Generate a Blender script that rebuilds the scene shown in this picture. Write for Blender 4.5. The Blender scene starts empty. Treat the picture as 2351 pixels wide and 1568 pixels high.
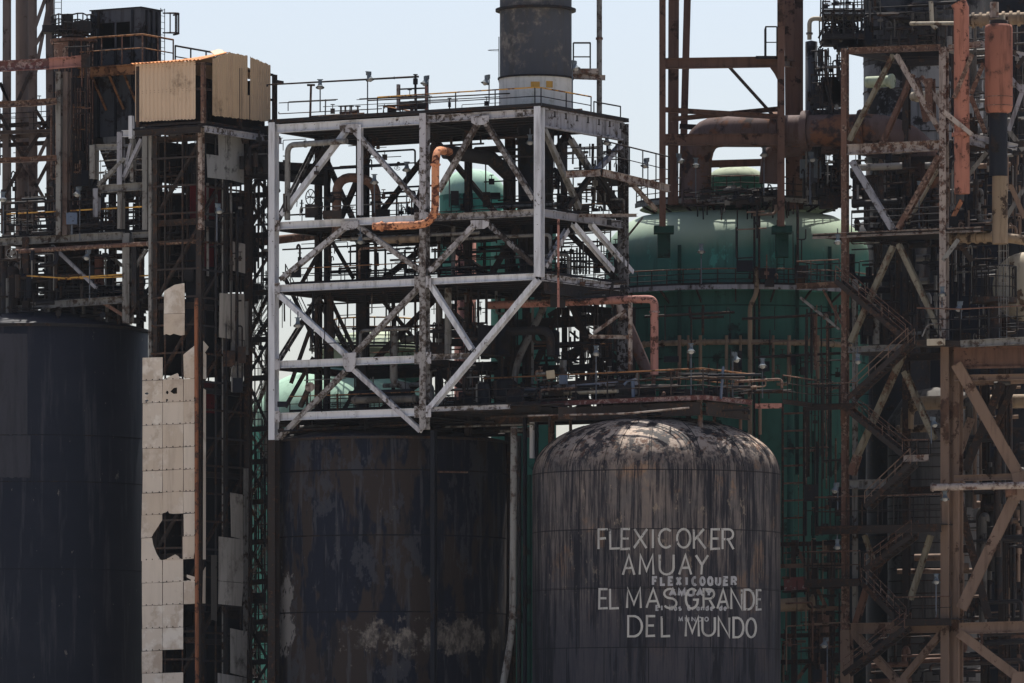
import bpy, bmesh, math, random
from mathutils import Vector, Matrix
from mathutils.geometry import tessellate_polygon
random.seed(11)
S = bpy.context.scene
COL = S.collection
R_ = math.radians

# ------------------------------------------------------------------ camera, sky, sun, exposure
cam_d = bpy.data.cameras.new('camera')
cam = bpy.data.objects.new('camera', cam_d); COL.objects.link(cam)
cam.location = (0, -440, 2); cam.rotation_euler = (R_(90), 0, 0)
cam_d.sensor_width = 36; cam_d.lens = 36 * 440 / (2351 / 34)
cam_d.shift_y = (1800 - 784) / 2351.0
cam_d.clip_start = 1; cam_d.clip_end = 9000
S.camera = cam

SUN_EL, SUN_AZ = 64.0, 3.0          # azimuth measured from straight behind the plant, plus = to the right
sv = Vector((math.sin(R_(SUN_AZ)) * math.cos(R_(SUN_EL)), math.cos(R_(SUN_AZ)) * math.cos(R_(SUN_EL)), math.sin(R_(SUN_EL))))
W = bpy.data.worlds.new('World'); S.world = W; W.use_nodes = True
wn = W.node_tree.nodes; wn.clear()
sky = wn.new('ShaderNodeTexSky'); sky.sky_type = 'NISHITA'; sky.sun_disc = False
sky.sun_elevation = R_(SUN_EL); sky.sun_rotation = R_(SUN_AZ)
sky.air_density = 0.8; sky.dust_density = 3.0; sky.ozone_density = 0.7
bg = wn.new('ShaderNodeBackground'); bg.inputs['Strength'].default_value = 0.092
wo = wn.new('ShaderNodeOutputWorld')
W.node_tree.links.new(sky.outputs[0], bg.inputs[0]); W.node_tree.links.new(bg.outputs[0], wo.inputs[0])
sl = bpy.data.lights.new('sun', 'SUN'); sl.energy = 4.9; sl.angle = R_(0.5); sl.color = (1, .95, .87)
so = bpy.data.objects.new('sun', sl); COL.objects.link(so)
so.rotation_euler = sv.to_track_quat('Z', 'Y').to_euler(); so.location = sv * 300
S.view_settings.view_transform = 'Standard'; S.view_settings.look = 'None'
S.view_settings.exposure = 0.82; S.view_settings.gamma = 1.0

# ------------------------------------------------------------------ where a point of the photograph stands
D0, PX, HZ, CX = 440.0, 34.0, 1800.0, 1175.5
def at(x, y, Y):
    s = (D0 + Y) / D0 / PX
    return Vector(((x - CX) * s, Y, 2 + (HZ - y) * s))
def mm(px, Y=0): return px * (D0 + Y) / D0 / PX
def _pl(x, y, cx, cY, m):
    X0 = (cx - CX) * (D0 + cY) / D0 / PX; k = (x - CX) / D0 / PX
    return at(x, y, (cY + m * (D0 * k - X0)) / (1 - m * k))
TL, TR = -0.589, 1.698
def onL(x, y, c): return _pl(x, y, c[0], c[1], TL)       # the plant's long faces, towards the lower left
def onR(x, y, c): return _pl(x, y, c[0], c[1], TR)       # the faces turned to the right
NL = Vector((-.5075, -.8616, 0)); NR = Vector((.8616, -.5075, 0))
UL = Vector((-.8616, .5075, 0)); UR = Vector((.5075, .8616, 0)); UP = Vector((0, 0, 1))
def tl(ox, oy): return lambda x, y: ((ox + x / 1.70454) / 1.742237, (oy + y / 1.70454) / 1.742237)
a0, b0, c0, d0 = tl(0, 0), tl(1000, 0), tl(2000, 0), tl(2996, 0)
a1, b1, c1, d1 = tl(0, 900), tl(1000, 900), tl(2000, 900), tl(2996, 900)
a2, b2, c2, d2 = tl(0, 1812), tl(1000, 1812), tl(2000, 1812), tl(2996, 1812)

# ------------------------------------------------------------------ meshes
class MB:
    def __init__(s): s.v = []; s.f = []; s.sm = []; s.uv = {}
    def add(s, vs, fs, smooth=False, uvs=None):
        o = len(s.v); s.v += [Vector(p) for p in vs]
        for i, f in enumerate(fs):
            if uvs: s.uv[len(s.f)] = uvs[i]
            s.f.append([o + k for k in f]); s.sm.append(smooth)
        return s
    def prism(s, p, q, prof, n, prof2=None):
        p = Vector(p); q = Vector(q); a = (q - p).normalized(); n = Vector(n)
        n = n - a * n.dot(a)
        if n.length < 1e-4: n = a.orthogonal()
        n.normalize(); t = a.cross(n)
        m = len(prof); vs = [p + t * x + n * y for x, y in prof] + [q + t * x + n * y for x, y in (prof2 or prof)]
        fs = [[i, (i + 1) % m, m + (i + 1) % m, m + i] for i in range(m)]
        s.add(vs, fs + [list(range(m))[::-1], list(range(m, 2 * m))]); return s
    def bar(s, p, q, w, h, n=(0, 0, 1)):
        w /= 2; h /= 2
        return s.prism(p, q, [(-w, -h), (w, -h), (w, h), (-w, h)], n)
    def ibeam(s, p, q, w, h, n=(0, 0, 1), t=None):
        t = t or .09 * h; g = max(.06 * w, .02); w /= 2; h /= 2
        return s.prism(p, q, [(-w, -h), (w, -h), (w, -h + t), (g, -h + t), (g, h - t), (w, h - t), (w, h), (-w, h), (-w, h - t), (-g, h - t), (-g, -h + t), (-w, -h + t)], n)
    def box(s, c, sx, sy, sz, ax=None, ay=None):
        ax = Vector(ax or (1, 0, 0)); ay = Vector(ay or (0, 1, 0)); az = ax.cross(ay); c = Vector(c)
        vs = [c + ax * i * sx / 2 + ay * j * sy / 2 + az * k * sz / 2 for k in (-1, 1) for j in (-1, 1) for i in (-1, 1)]
        return s.add(vs, [[0, 2, 3, 1], [4, 5, 7, 6], [0, 1, 5, 4], [2, 6, 7, 3], [0, 4, 6, 2], [1, 3, 7, 5]])
    def tube(s, pts, r, seg=8, bend=0, cap=True):
        pts = [Vector(p) for p in pts]
        if bend: pts = fillet(pts, bend)
        n = len(pts); rs = r if isinstance(r, (list, tuple)) else [r] * n
        tg = [((pts[min(i + 1, n - 1)] - pts[i]).normalized() + (pts[i] - pts[max(i - 1, 0)]).normalized()).normalized() for i in range(n)]
        nn = tg[0].orthogonal().normalized(); vs = []
        for i in range(n):
            nn = (nn - tg[i] * nn.dot(tg[i])).normalized(); b = tg[i].cross(nn)
            for k in range(seg):
                a = 2 * math.pi * (k + .5) / seg
                vs.append(pts[i] + (nn * math.cos(a) + b * math.sin(a)) * rs[i])
        fs = [[i * seg + k, i * seg + (k + 1) % seg, (i + 1) * seg + (k + 1) % seg, (i + 1) * seg + k] for i in range(n - 1) for k in range(seg)]
        s.add(vs, fs, True)
        if cap: s.add(vs[:seg], [list(range(seg))[::-1]]); s.add(vs[-seg:], [list(range(seg))])
        return s
    def lathe(s, c, prof, seg=64, a0=0, a1=2 * math.pi, axis=None, smooth=True):
        # prof: (radius, height) pairs; uv = arc length, height
        c = Vector(c); az = Vector(axis or (0, 0, 1)).normalized()
        ax = Vector((1, 0, 0)) if not axis else az.orthogonal().normalized(); ay = az.cross(ax)
        m = len(prof); full = abs(a1 - a0 - 2 * math.pi) < 1e-6; ns = seg if full else seg + 1
        vs = []; rm = max(p[0] for p in prof)
        for k in range(ns):
            a = a0 + (a1 - a0) * k / seg
            for r, z in prof: vs.append(c + (ax * math.cos(a) + ay * math.sin(a)) * r + az * z)
        hs = [0]
        for i in range(1, m): hs.append(hs[-1] + math.hypot(prof[i][0] - prof[i - 1][0], prof[i][1] - prof[i - 1][1]))
        fs = []; uv = []
        for k in range(seg):
            k2 = (k + 1) % ns; u0 = (a0 + (a1 - a0) * k / seg) * rm; u1 = (a0 + (a1 - a0) * (k + 1) / seg) * rm
            for i in range(m - 1):
                fs.append([k * m + i, k2 * m + i, k2 * m + i + 1, k * m + i + 1])
                uv.append([(u0, hs[i]), (u1, hs[i]), (u1, hs[i + 1]), (u0, hs[i + 1])])
        s.add(vs, fs, smooth, uv); return s
    def plate(s, outline, thick, holes=()):
        loops = [[Vector(p) for p in outline]] + [[Vector(p) for p in h] for h in holes]
        tris = tessellate_polygon(loops); flat = [p for l in loops for p in l]; n = len(flat)
        th = Vector(thick); vs = flat + [p + th for p in flat]
        fs = [list(t) for t in tris] + [[n + i for i in t][::-1] for t in tris]; o = 0
        for l in loops:
            k = len(l); fs += [[o + i, o + (i + 1) % k, n + o + (i + 1) % k, n + o + i] for i in range(k)]; o += k
        return s.add(vs, fs)
    def build(s, name, mat, parent=None, weld=False):
        org = Vector((0, 0, 0))
        p = parent
        while p is not None: org += p.location; p = p.parent
        me = bpy.data.meshes.new(name); me.from_pydata([v - org for v in s.v], [], s.f)
        me.polygons.foreach_set('use_smooth', s.sm)
        if s.uv:
            l = me.uv_layers.new(name='uv')
            for i, u in s.uv.items():
                for j, li in enumerate(me.polygons[i].loop_indices): l.data[li].uv = u[j]
        bm = bmesh.new(); bm.from_mesh(me)
        if s.uv or weld: bmesh.ops.remove_doubles(bm, verts=bm.verts, dist=1e-4)
        bmesh.ops.recalc_face_normals(bm, faces=bm.faces); bm.to_mesh(me); bm.free()
        if mat: me.materials.append(mat)
        o = bpy.data.objects.new(name, me); COL.objects.link(o); o.parent = parent
        return o
def fillet(pts, r, n=6):
    out = [pts[0]]
    for i in range(1, len(pts) - 1):
        a, b, c = pts[i - 1], pts[i], pts[i + 1]
        d1 = (a - b); d2 = (c - b); k = min(r, d1.length * .49, d2.length * .49)
        d1.normalize(); d2.normalize()
        if abs(d1.dot(d2)) > .999: out.append(b); continue
        p, q = b + d1 * k, b + d2 * k
        for j in range(n + 1):
            t = j / n; out.append(p * (1 - t) ** 2 + b * 2 * t * (1 - t) + q * t * t)
    return out + [pts[-1]]

def tag(o, label, cat, group=None, kind=None):
    if label: o['label'] = label
    if cat: o['category'] = cat
    if group: o['group'] = group
    if kind or cat: o['kind'] = kind or 'thing'
    return o
class Thing:
    def __init__(s, name, label, cat, loc, group=None):
        s.o = bpy.data.objects.new(name, None); s.o.location = Vector(loc); s.o.empty_display_size = .3
        COL.objects.link(s.o); tag(s.o, label, cat, group)
    def p(s, name, mb, mat, parent=None, label=None):
        o = mb.build(name, mat, parent or s.o)
        if label: o['label'] = label
        return o
    def beam(s, name, p, q, w, h, n, mat, label=None, rect=False):
        m = MB(); (m.bar if rect else m.ibeam)(p, q, w, h, n); return s.p(name, m, mat, None, label)
    def tube(s, name, pts, r, mat, seg=8, bend=0, parent=None, label=None):
        return s.p(name, MB().tube(pts, r, seg, bend), mat, parent, label)
def solo(name, label, cat, mb, mat, group=None, kind=None):
    xs = [v.x for v in mb.v]; ys = [v.y for v in mb.v]; zs = [v.z for v in mb.v]
    loc = Vector(((min(xs) + max(xs)) / 2, (min(ys) + max(ys)) / 2, min(zs)))
    mb.v = [v - loc for v in mb.v]
    o = mb.build(name, mat); o.location = loc
    return tag(o, label, cat, group, kind)
def pipe(label, pts, r, mat, bend=None, flanges=(), group=None, seg=10, fmat=None, name='pipe'):
    pts = [Vector(p) for p in pts]
    mb = MB().tube(pts, r, seg, (r * 3 if bend is None else bend))
    if not flanges: return solo(name, label, 'pipe', mb, mat, group)
    t = Thing(name, label, 'pipe', min(pts, key=lambda p: p.z), group); t.p('pipe_run', mb, mat)
    for i, f in flanges:
        a, b = pts[i], pts[i + 1]; c = a.lerp(b, f); d = (b - a).normalized()
        t.p('flange', MB().tube([c - d * r * .22, c + d * r * .22], r * 1.3, 12), fmat or mat)
    return t.o

# ------------------------------------------------------------------ materials
class NT:
    def __init__(s, name):
        s.m = bpy.data.materials.new(name); s.m.use_nodes = True; s.t = s.m.node_tree; s.t.nodes.clear()
        s.out = s.n('ShaderNodeOutputMaterial'); s.b = s.n('ShaderNodeBsdfPrincipled'); s.l(s.b.outputs[0], s.out.inputs[0])
        s.b.inputs['Specular IOR Level'].default_value = .12
    def n(s, t, **k):
        x = s.t.nodes.new(t)
        for a, v in k.items(): setattr(x, a, v)
        return x
    def l(s, a, b): s.t.links.new(a, b)
    def pos(s, scale=(1, 1, 1), uv=False, off=(0, 0, 0)):
        g = s.n('ShaderNodeUVMap') if uv else s.n('ShaderNodeNewGeometry')
        mp = s.n('ShaderNodeMapping'); mp.inputs['Scale'].default_value = scale; mp.inputs['Location'].default_value = off
        s.l(g.outputs[0], mp.inputs[0]); return mp.outputs[0]
    def noise(s, vec, scale=1, detail=6, rough=.6, dist=0):
        x = s.n('ShaderNodeTexNoise'); x.inputs['Scale'].default_value = scale; x.inputs['Detail'].default_value = detail
        x.inputs['Roughness'].default_value = rough; x.inputs['Distortion'].default_value = dist
        s.l(vec, x.inputs['Vector']); return x.outputs[0]
    def ramp(s, fac, a, b, lo=0., hi=1.):
        x = s.n('ShaderNodeMapRange'); x.interpolation_type = 'SMOOTHSTEP'
        for i, v in zip((1, 2, 3, 4), (a, b, lo, hi)): x.inputs[i].default_value = v
        s.l(fac, x.inputs[0]); return x.outputs[0]
    def math(s, op, a, b):
        x = s.n('ShaderNodeMath', operation=op)
        for i, v in enumerate((a, b)):
            if isinstance(v, (int, float)): x.inputs[i].default_value = v
            else: s.l(v, x.inputs[i])
        return x.outputs[0]
    def mix(s, fac, a, b, op='MIX'):
        x = s.n('ShaderNodeMix', data_type='RGBA', blend_type=op)
        for i, v in ((0, fac), (6, a), (7, b)):
            if isinstance(v, (int, float)): x.inputs[i].default_value = v
            elif isinstance(v, (tuple, list)): x.inputs[i].default_value = (*v[:3], 1)
            else: s.l(v, x.inputs[i])
        return x.outputs[2]
    def done(s, col, rough=.75, bump=None, bs=.15, bd=.05, metal=0.):
        s.l(col, s.b.inputs['Base Color']); s.b.inputs['Roughness'].default_value = rough; s.b.inputs['Metallic'].default_value = metal
        if bump is not None:
            b = s.n('ShaderNodeBump'); b.inputs['Strength'].default_value = bs; b.inputs['Distance'].default_value = bd
            s.l(bump, b.inputs['Height']); s.l(b.outputs[0], s.b.inputs['Normal'])
        return s.m
def weathered(name, base, rust=(.085, .04, .024), amt=.25, scale=1.1, streak=.45, rust2=None, vary=.35, rough=.75, spots=0., soft=.03):
    t = NT(name); P = t.pos()
    off = (random.uniform(0, 90), random.uniform(0, 90), random.uniform(0, 90)); P2 = t.pos((1, 1, 1), off=off)
    big = t.noise(P2, .22, 3, .5); fine = t.noise(P, scale, 8, .68)
    col = t.mix(t.ramp(big, .3, .7, 0, vary), base, tuple(c * .45 for c in base))
    st = t.noise(t.pos((2.2, 2.2, .22), off=off), 1.0, 6, .65)
    col = t.mix(t.ramp(st, .46, .7, 0, streak), col, tuple(.35 * r for r in rust), 'MIX')
    thr = .5 + .3 * (.5 - amt)
    sel = t.math('ADD', fine, t.math('MULTIPLY', t.math('SUBTRACT', big, .5), .35))
    rr = t.mix(t.ramp(t.noise(P2, scale * 2.3, 5, .6), .4, .6), rust, rust2 or tuple(r * .4 for r in rust))
    col = t.mix(t.ramp(sel, thr - .012 - soft * .4, thr + soft), col, rr)
    if spots: col = t.mix(t.ramp(t.noise(P2, 3.2, 4, .55), .72 - spots, .74 - spots), col, tuple(r * .5 for r in rust))
    return t.done(col, rough, fine, .25, .03)
M = {}
M['white'] = weathered('peeling white paint', (.58, .59, .63), (.11, .085, .07), .02, 3.0, .45, vary=.25, spots=.02, soft=.05)
M['white2'] = weathered('dirty white paint', (.43, .42, .44), (.10, .078, .065), .40, 2.4, .6, soft=.07)
M['whiterust'] = weathered('rust eaten white paint', (.30, .285, .28), (.085, .064, .053), .54, 3.0, .6, soft=.09)
M['white3'] = weathered('dirty white paint with painted shade', (.20, .195, .20), (.04, .03, .026), .5, 2.8, .6)  # dirty white, with the shade of the frame's back and side put in
M['greywhite'] = weathered('grey steel paint', (.29, .29, .32), (.06, .045, .036), .22, 1.8, .7, soft=.08)
M['gold'] = weathered('greyed steel', (.20, .195, .185), (.06, .04, .03), .34, 1.6, .7, soft=.08)
M['khaki'] = weathered('khaki grey steel', (.20, .18, .135), (.10, .055, .035), .38, 1.6, .65, soft=.08)
M['soot'] = weathered('soot and shade black steel', (.021, .0205, .0225), (.042, .027, .021), .3, 1.6, .3)  # besides soot, the shade on inner and back steel is in this colour
M['soot2'] = weathered('black brown steel', (.034, .028, .026), (.075, .041, .027), .33, 2.0, .35)  # dark rusty steel, with the shade inside the frame put in too
M['dark'] = weathered('black navy coating', (.013, .015, .021), (.024, .018, .016), .3, .6, .25)
M['rust'] = weathered('red brown rust', (.135, .074, .054), (.045, .026, .021), .48, 2.0, .6, (.22, .15, .115), soft=.06)
M['rustlight'] = weathered('rust over pale paint', (.33, .28, .25), (.12, .062, .042), .46, 2.0, .7, (.05, .03, .024), soft=.07)
M['brown'] = weathered('brown primer', (.125, .070, .052), (.05, .028, .02), .25, .6, .45)
M['tan'] = weathered('tan fireproofing', (.20, .135, .10), (.09, .05, .034), .22, .5, .4)
M['tanpipe'] = weathered('tan lagging', (.23, .17, .115), (.07, .045, .03), .25, .9, .5)
M['palepipe'] = weathered('pale lagging', (.42, .37, .29), (.13, .085, .055), .25, .9, .45)
M['orange'] = weathered('orange primer', (.62, .27, .14), (.14, .05, .03), .38, 2.4, .4)
M['salmon'] = weathered('faded orange paint', (.36, .15, .105), (.09, .038, .026), .3, 1.2, .5, soft=.05)
M['brick'] = weathered('brick red vessel paint', (.27, .11, .075), (.08, .04, .03), .22, .8, .7, soft=.12)
M['pink'] = weathered('faded pink paint', (.34, .165, .135), (.10, .045, .034), .3, 1.9, .5)
M['maroon'] = weathered('maroon primer', (.13, .048, .046), (.30, .21, .20), .36, 2.6, .5)
M['redplate'] = weathered('dark red panel', (.10, .012, .016), (.03, .01, .01), .2, .7, .4)
M['yellow'] = weathered('yellow rail paint', (.52, .29, .07), (.14, .06, .025), .34, 1.4, .3)
M['orangerail'] = weathered('rusted orange rail', (.25, .12, .055), (.1, .045, .02), .4, 1.4, .3)
M['purple'] = weathered('brown purple rust', (.108, .073, .068), (.13, .058, .032), .4, .5, .6, (.03, .022, .022))
M['green'] = weathered('sea green paint', (.030, .105, .085), (.02, .055, .048), .2, .3, .35, vary=.3)
M['greendark'] = weathered('dark green paint', (.012, .050, .040), (.01, .02, .018), .25, .3, .35, vary=.4)
M['greenmid'] = weathered('teal paint', (.058, .215, .17), (.03, .11, .09), .2, .3, .3, vary=.3)
M['palegreen'] = weathered('green paint with painted sun', (.30, .46, .36), (.18, .29, .23), .16, .5, .3, vary=.2)  # lit copy of the vessel green: sunlight on the domes put into the colour
M['cream'] = weathered('cream lagging and green with painted sun', (.33, .38, .28), (.13, .18, .13), .25, .6, .45, vary=.25)  # on vessel crowns and lids this pale tone paints in the sunlight
M['greyclad'] = weathered('grey cladding', (.23, .235, .25), (.03, .028, .03), .3, .35, .65, vary=.4)
M['greydim'] = weathered('dim grey cladding', (.098, .09, .082), (.04, .036, .032), .3, .35, .55, vary=.4)
M['sootclad'] = weathered('sooty grey cladding', (.075, .072, .075), (.012, .012, .015), .5, .22, .7, vary=.5)
M['boxclad'] = weathered('charcoal cladding', (.060, .064, .076), (.022, .02, .022), .25, .6, .5)
M['stack'] = weathered('charcoal stack plate', (.064, .068, .080), (.16, .145, .13), .4, 1.0, .6, (.085, .078, .075), soft=.1)
M['concrete'] = weathered('pale stack base', (.62, .60, .56), (.42, .42, .36), .2, 1.1, .35, (.4, .37, .28), vary=.12, soft=.1)
M['chimney'] = weathered('brown grey chimney', (.125, .098, .088), (.09, .06, .05), .3, .5, .4)
M['lamp'] = weathered('grey blue lamp casing', (.125, .15, .17), (.09, .08, .07), .12, 3, .3)
M['glass'] = weathered('milky lamp glass', (.34, .34, .33), (.2, .2, .19), .1, 3, .2, rough=.3)
M['lamppole'] = weathered('slate pole', (.11, .125, .15), (.05, .04, .035), .25, 2, .3)
M['lamppole_dark'] = weathered('dark pole', (.035, .035, .04), (.05, .03, .02), .25, 2, .3)
M['bluebox'] = weathered('slate blue box', (.10, .13, .19), (.05, .05, .06), .15, 2, .3)
M['boxbeige'] = weathered('beige box', (.46, .38, .27), (.2, .14, .09), .12, 2, .3)
M['sheet'] = weathered('beige cladding sheet', (.55, .475, .40), (.42, .35, .285), .36, .42, .12, (.60, .545, .48), vary=.12)
M['sheetb'] = weathered('stained cladding sheet', (.50, .415, .335), (.37, .30, .24), .42, .4, .2, (.56, .49, .42), vary=.15, soft=.1)
M['sheetdark'] = weathered('grey cladding sheet', (.36, .335, .305), (.2, .18, .16), .22, .5, .4, vary=.25, soft=.12)
M['corr'] = weathered('tan corrugated sheet', (.56, .42, .30), (.46, .34, .235), .15, .5, .22, vary=.12, soft=.12)
M['corr2'] = weathered('brown corrugated sheet', (.45, .325, .21), (.36, .26, .17), .15, .5, .25, vary=.12, soft=.12)
M['tile'] = weathered('orange roof sheet', (.62, .27, .11), (.3, .12, .06), .25, 1.2, .3)
M['letter'] = weathered('white hand lettering', (.42, .41, .39), (.13, .125, .13), .06, 2.8, .5, vary=.15)
M['letter2'] = weathered('worn stencil lettering', (.36, .36, .375), (.12, .12, .13), .08, 2.8, .4, vary=.15)
M['sheetgrey'] = weathered('weathered grey sheet', (.30, .30, .295), (.22, .22, .22), .3, .9, .25, vary=.25)
M['riser'] = weathered('orange rust riser', (.25, .10, .052), (.05, .032, .022), .42, 1.2, .5, (.13, .05, .03))
M['ground'] = weathered('dusty ground', (.44, .39, .32), (.36, .31, .25), .4, .05, .1)
M['asphalt'] = weathered('old concrete apron', (.40, .38, .35), (.28, .26, .24), .35, .08, .1)

def tank_dome():
    t = NT('sooty streaked tank plate'); P = t.pos(); UV = t.pos(uv=True, off=(0, .74, 0))
    br = t.n('ShaderNodeTexBrick'); br.offset = .37; br.squash = 1
    for k, v in (('Scale', 1.0), ('Mortar Size', .045), ('Mortar Smooth', .6), ('Brick Width', 3.1), ('Row Height', 3.96), ('Bias', 0)): br.inputs[k].default_value = v
    br.inputs['Color1'].default_value = (.68, .69, .72, 1); br.inputs['Color2'].default_value = (1.1, 1.06, 1.03, 1); br.inputs['Mortar'].default_value = (.3, .3, .3, 1)
    t.l(UV, br.inputs['Vector'])
    pale = t.mix(t.ramp(t.noise(P, .5, 4, .6), .35, .65), (.150, .126, .114), (.102, .093, .092))
    pale = t.mix(t.ramp(t.noise(P, .34, 6, .65), .56, .64), pale, (.20, .135, .095))
    fine = t.noise(t.pos((7.5, 7.5, .26)), 1, 9, .78); mid = t.noise(t.pos((1.5, 1.5, .13), off=(7, 3, 1)), 1, 6, .65)
    st = t.math('ADD', t.math('MULTIPLY', fine, .55), t.math('MULTIPLY', mid, .45))
    col = t.mix(t.ramp(st, .44, .55), pale, (.018, .018, .024))
    col = t.mix(t.ramp(t.noise(t.pos((1.6, 1.6, .7), off=(2, 5, 9)), 1, 9, .75), .59, .64, 0, .8), col, (.20, .165, .13))
    sx = t.n('ShaderNodeSeparateXYZ'); t.l(P, sx.inputs[0])
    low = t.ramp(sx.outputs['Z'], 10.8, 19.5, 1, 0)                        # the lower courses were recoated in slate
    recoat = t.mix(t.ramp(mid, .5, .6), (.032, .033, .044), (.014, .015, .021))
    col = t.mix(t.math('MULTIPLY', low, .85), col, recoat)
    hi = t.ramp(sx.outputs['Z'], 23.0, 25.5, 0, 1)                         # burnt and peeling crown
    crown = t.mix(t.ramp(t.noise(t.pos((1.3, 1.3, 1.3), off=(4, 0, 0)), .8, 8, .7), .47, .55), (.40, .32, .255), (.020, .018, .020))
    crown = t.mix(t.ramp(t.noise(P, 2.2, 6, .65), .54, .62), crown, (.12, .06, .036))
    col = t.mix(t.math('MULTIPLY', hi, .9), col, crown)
    col = t.mix(1, col, br.outputs['Color'], 'MULTIPLY')
    return t.done(col, .72, fine, .2, .03)
def tank_black():
    t = NT('burnt tank plate'); P = t.pos()
    big = t.noise(t.pos((.45, .45, .16)), 1, 4, .6); st = t.noise(t.pos((1.8, 1.8, .16)), 1, 6, .65)
    col = t.mix(t.ramp(big, .47, .53), (.0105, .012, .020), (.034, .0245, .0195))
    col = t.mix(t.ramp(t.noise(t.pos((.9, .9, .12), off=(8, 1, 4)), 1, 7, .7), .52, .6, 0, .7), col, (.008, .009, .014))
    col = t.mix(t.ramp(st, .53, .64, 0, .6), col, (.066, .063, .066))
    col = t.mix(t.ramp(t.noise(t.pos((.5, .5, .28), off=(12, 2, 7)), 1, 8, .68), .55, .6, 0, .75), col, (.044, .044, .049))
    sx = t.n('ShaderNodeSeparateXYZ'); t.l(P, sx.inputs[0])
    band = t.math('MULTIPLY', t.ramp(sx.outputs['Z'], 10.0, 12.2), t.ramp(sx.outputs['Z'], 12.4, 14.6, 1, 0))
    xs = t.math('MULTIPLY', t.ramp(sx.outputs['X'], -12.6, -11.8), t.ramp(sx.outputs['X'], -1.5, .4, 1, 0))
    peel = t.math('MULTIPLY', t.math('MULTIPLY', band, xs), t.ramp(t.noise(t.pos((.33, .33, .2), off=(1.4, 6, 2)), 1, 3, .5), .38, .6, .35, 1.15))
    peel = t.math('ADD', peel, t.math('MULTIPLY', t.math('SUBTRACT', t.noise(t.pos((2.4, 2.4, .25), off=(5, 5, 5)), 1, 5, .7), .5), .9))
    pk = t.math('ADD', t.noise(t.pos((.8, .8, .8), off=(3, 9, 2)), 1, 8, .72), t.math('MULTIPLY', peel, .31))
    pcol = t.mix(t.ramp(t.noise(t.pos((1.5, 1.5, .9)), 1, 8, .75), .38, .6), (.19, .16, .13), (.055, .046, .04))
    col = t.mix(t.ramp(pk, .64, .76), col, pcol)
    e = t.math('MULTIPLY', t.ramp(sx.outputs['X'], -16.3, -15.9), t.ramp(sx.outputs['X'], -15.5, -14.6, 1, 0))
    e = t.math('MULTIPLY', e, t.math('MULTIPLY', t.ramp(sx.outputs['Z'], 9, 12), t.ramp(sx.outputs['Z'], 15, 19, 1, 0)))
    col = t.mix(t.ramp(t.math('ADD', t.noise(t.pos((1.2, 1.2, .6)), 1, 6, .7), t.math('MULTIPLY', e, .3)), .7, .76), col, (.17, .155, .14))
    return t.done(col, .62, st, .2, .03)
def tank_navy():
    t = NT('navy black tank plate'); P = t.pos()
    st = t.noise(t.pos((1.5, 1.5, .12)), 1, 6, .65); fl = t.noise(t.pos((2.2, 2.2, 1.0)), 1, 6, .7)
    col = t.mix(t.ramp(t.noise(P, .25, 3), .35, .65), (.0105, .0125, .020), (.0155, .017, .025))
    col = t.mix(t.ramp(st, .52, .68, 0, .6), col, (.046, .046, .052))
    col = t.mix(t.ramp(fl, .665, .70, 0, .8), col, (.13, .115, .095))
    return t.done(col, .6, st, .15, .03)
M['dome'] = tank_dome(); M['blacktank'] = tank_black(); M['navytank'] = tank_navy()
M['patch'] = weathered('slate paint patch', (.034, .035, .045), (.028, .029, .037), .2, .4, .35, vary=.15, soft=.15)
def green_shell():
    t = NT('sea green paint with sun painted on the crown'); P = t.pos(); sx = t.n('ShaderNodeSeparateXYZ'); t.l(P, sx.inputs[0])
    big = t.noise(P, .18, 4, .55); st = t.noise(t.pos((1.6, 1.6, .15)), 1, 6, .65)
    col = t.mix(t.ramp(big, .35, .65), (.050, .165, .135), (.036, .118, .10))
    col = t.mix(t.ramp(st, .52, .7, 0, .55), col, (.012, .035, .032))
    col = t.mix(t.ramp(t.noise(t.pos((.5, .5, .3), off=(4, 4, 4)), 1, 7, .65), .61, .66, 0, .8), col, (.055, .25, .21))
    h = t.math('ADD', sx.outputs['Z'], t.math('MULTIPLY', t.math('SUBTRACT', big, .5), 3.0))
    col = t.mix(t.ramp(h, 39.6, 42.0), col, (.26, .33, .25))  # pale band by height paints sunlight onto the shoulder
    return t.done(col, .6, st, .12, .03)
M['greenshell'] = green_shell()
# ------------------------------------------------------------------ builders of kinds
def railing(t, pts, h=1.1, step=1.6, rail='soot', post='soot', top=None, toe=True, r=.035, split=True, mids=(.52,), wob=.0):
    pts = [Vector(p) for p in pts]; up = Vector((0, 0, 1))
    mb = MB(); posts = []
    J = lambda: Vector((random.uniform(-wob, wob), random.uniform(-wob, wob), random.uniform(-wob, wob)))
    tops = [p + up * h + J() for p in pts]
    for f in mids: mb.tube([p + up * h * f + J() for p in pts], r * .8, 5)
    if toe:
        for a, b in zip(pts, pts[1:]): mb.bar(a + up * .09, b + up * .09, .03, .16, up)
    for a, b in zip(pts, pts[1:]):
        n = max(1, round((b - a).length / step))
        for i in range(n + 1):
            if i == n and b is not pts[-1]: continue
            q = a.lerp(b, i / n); posts.append((q, q + up * h + J() * .5))
    if not split:
        mb.tube(tops, r, 5)
        for a, b in posts: mb.tube([a, b], r, 5)
        return t.p('railing', mb, M[rail])
    ro = t.p('railing', mb, M[rail]) if mb.v else None
    t.p('handrail', MB().tube(tops, r * 1.15, 6), M[top or rail], ro)
    for a, b in posts: t.p('post', MB().tube([a, b], r, 5), M[post], ro)
    return ro

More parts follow.
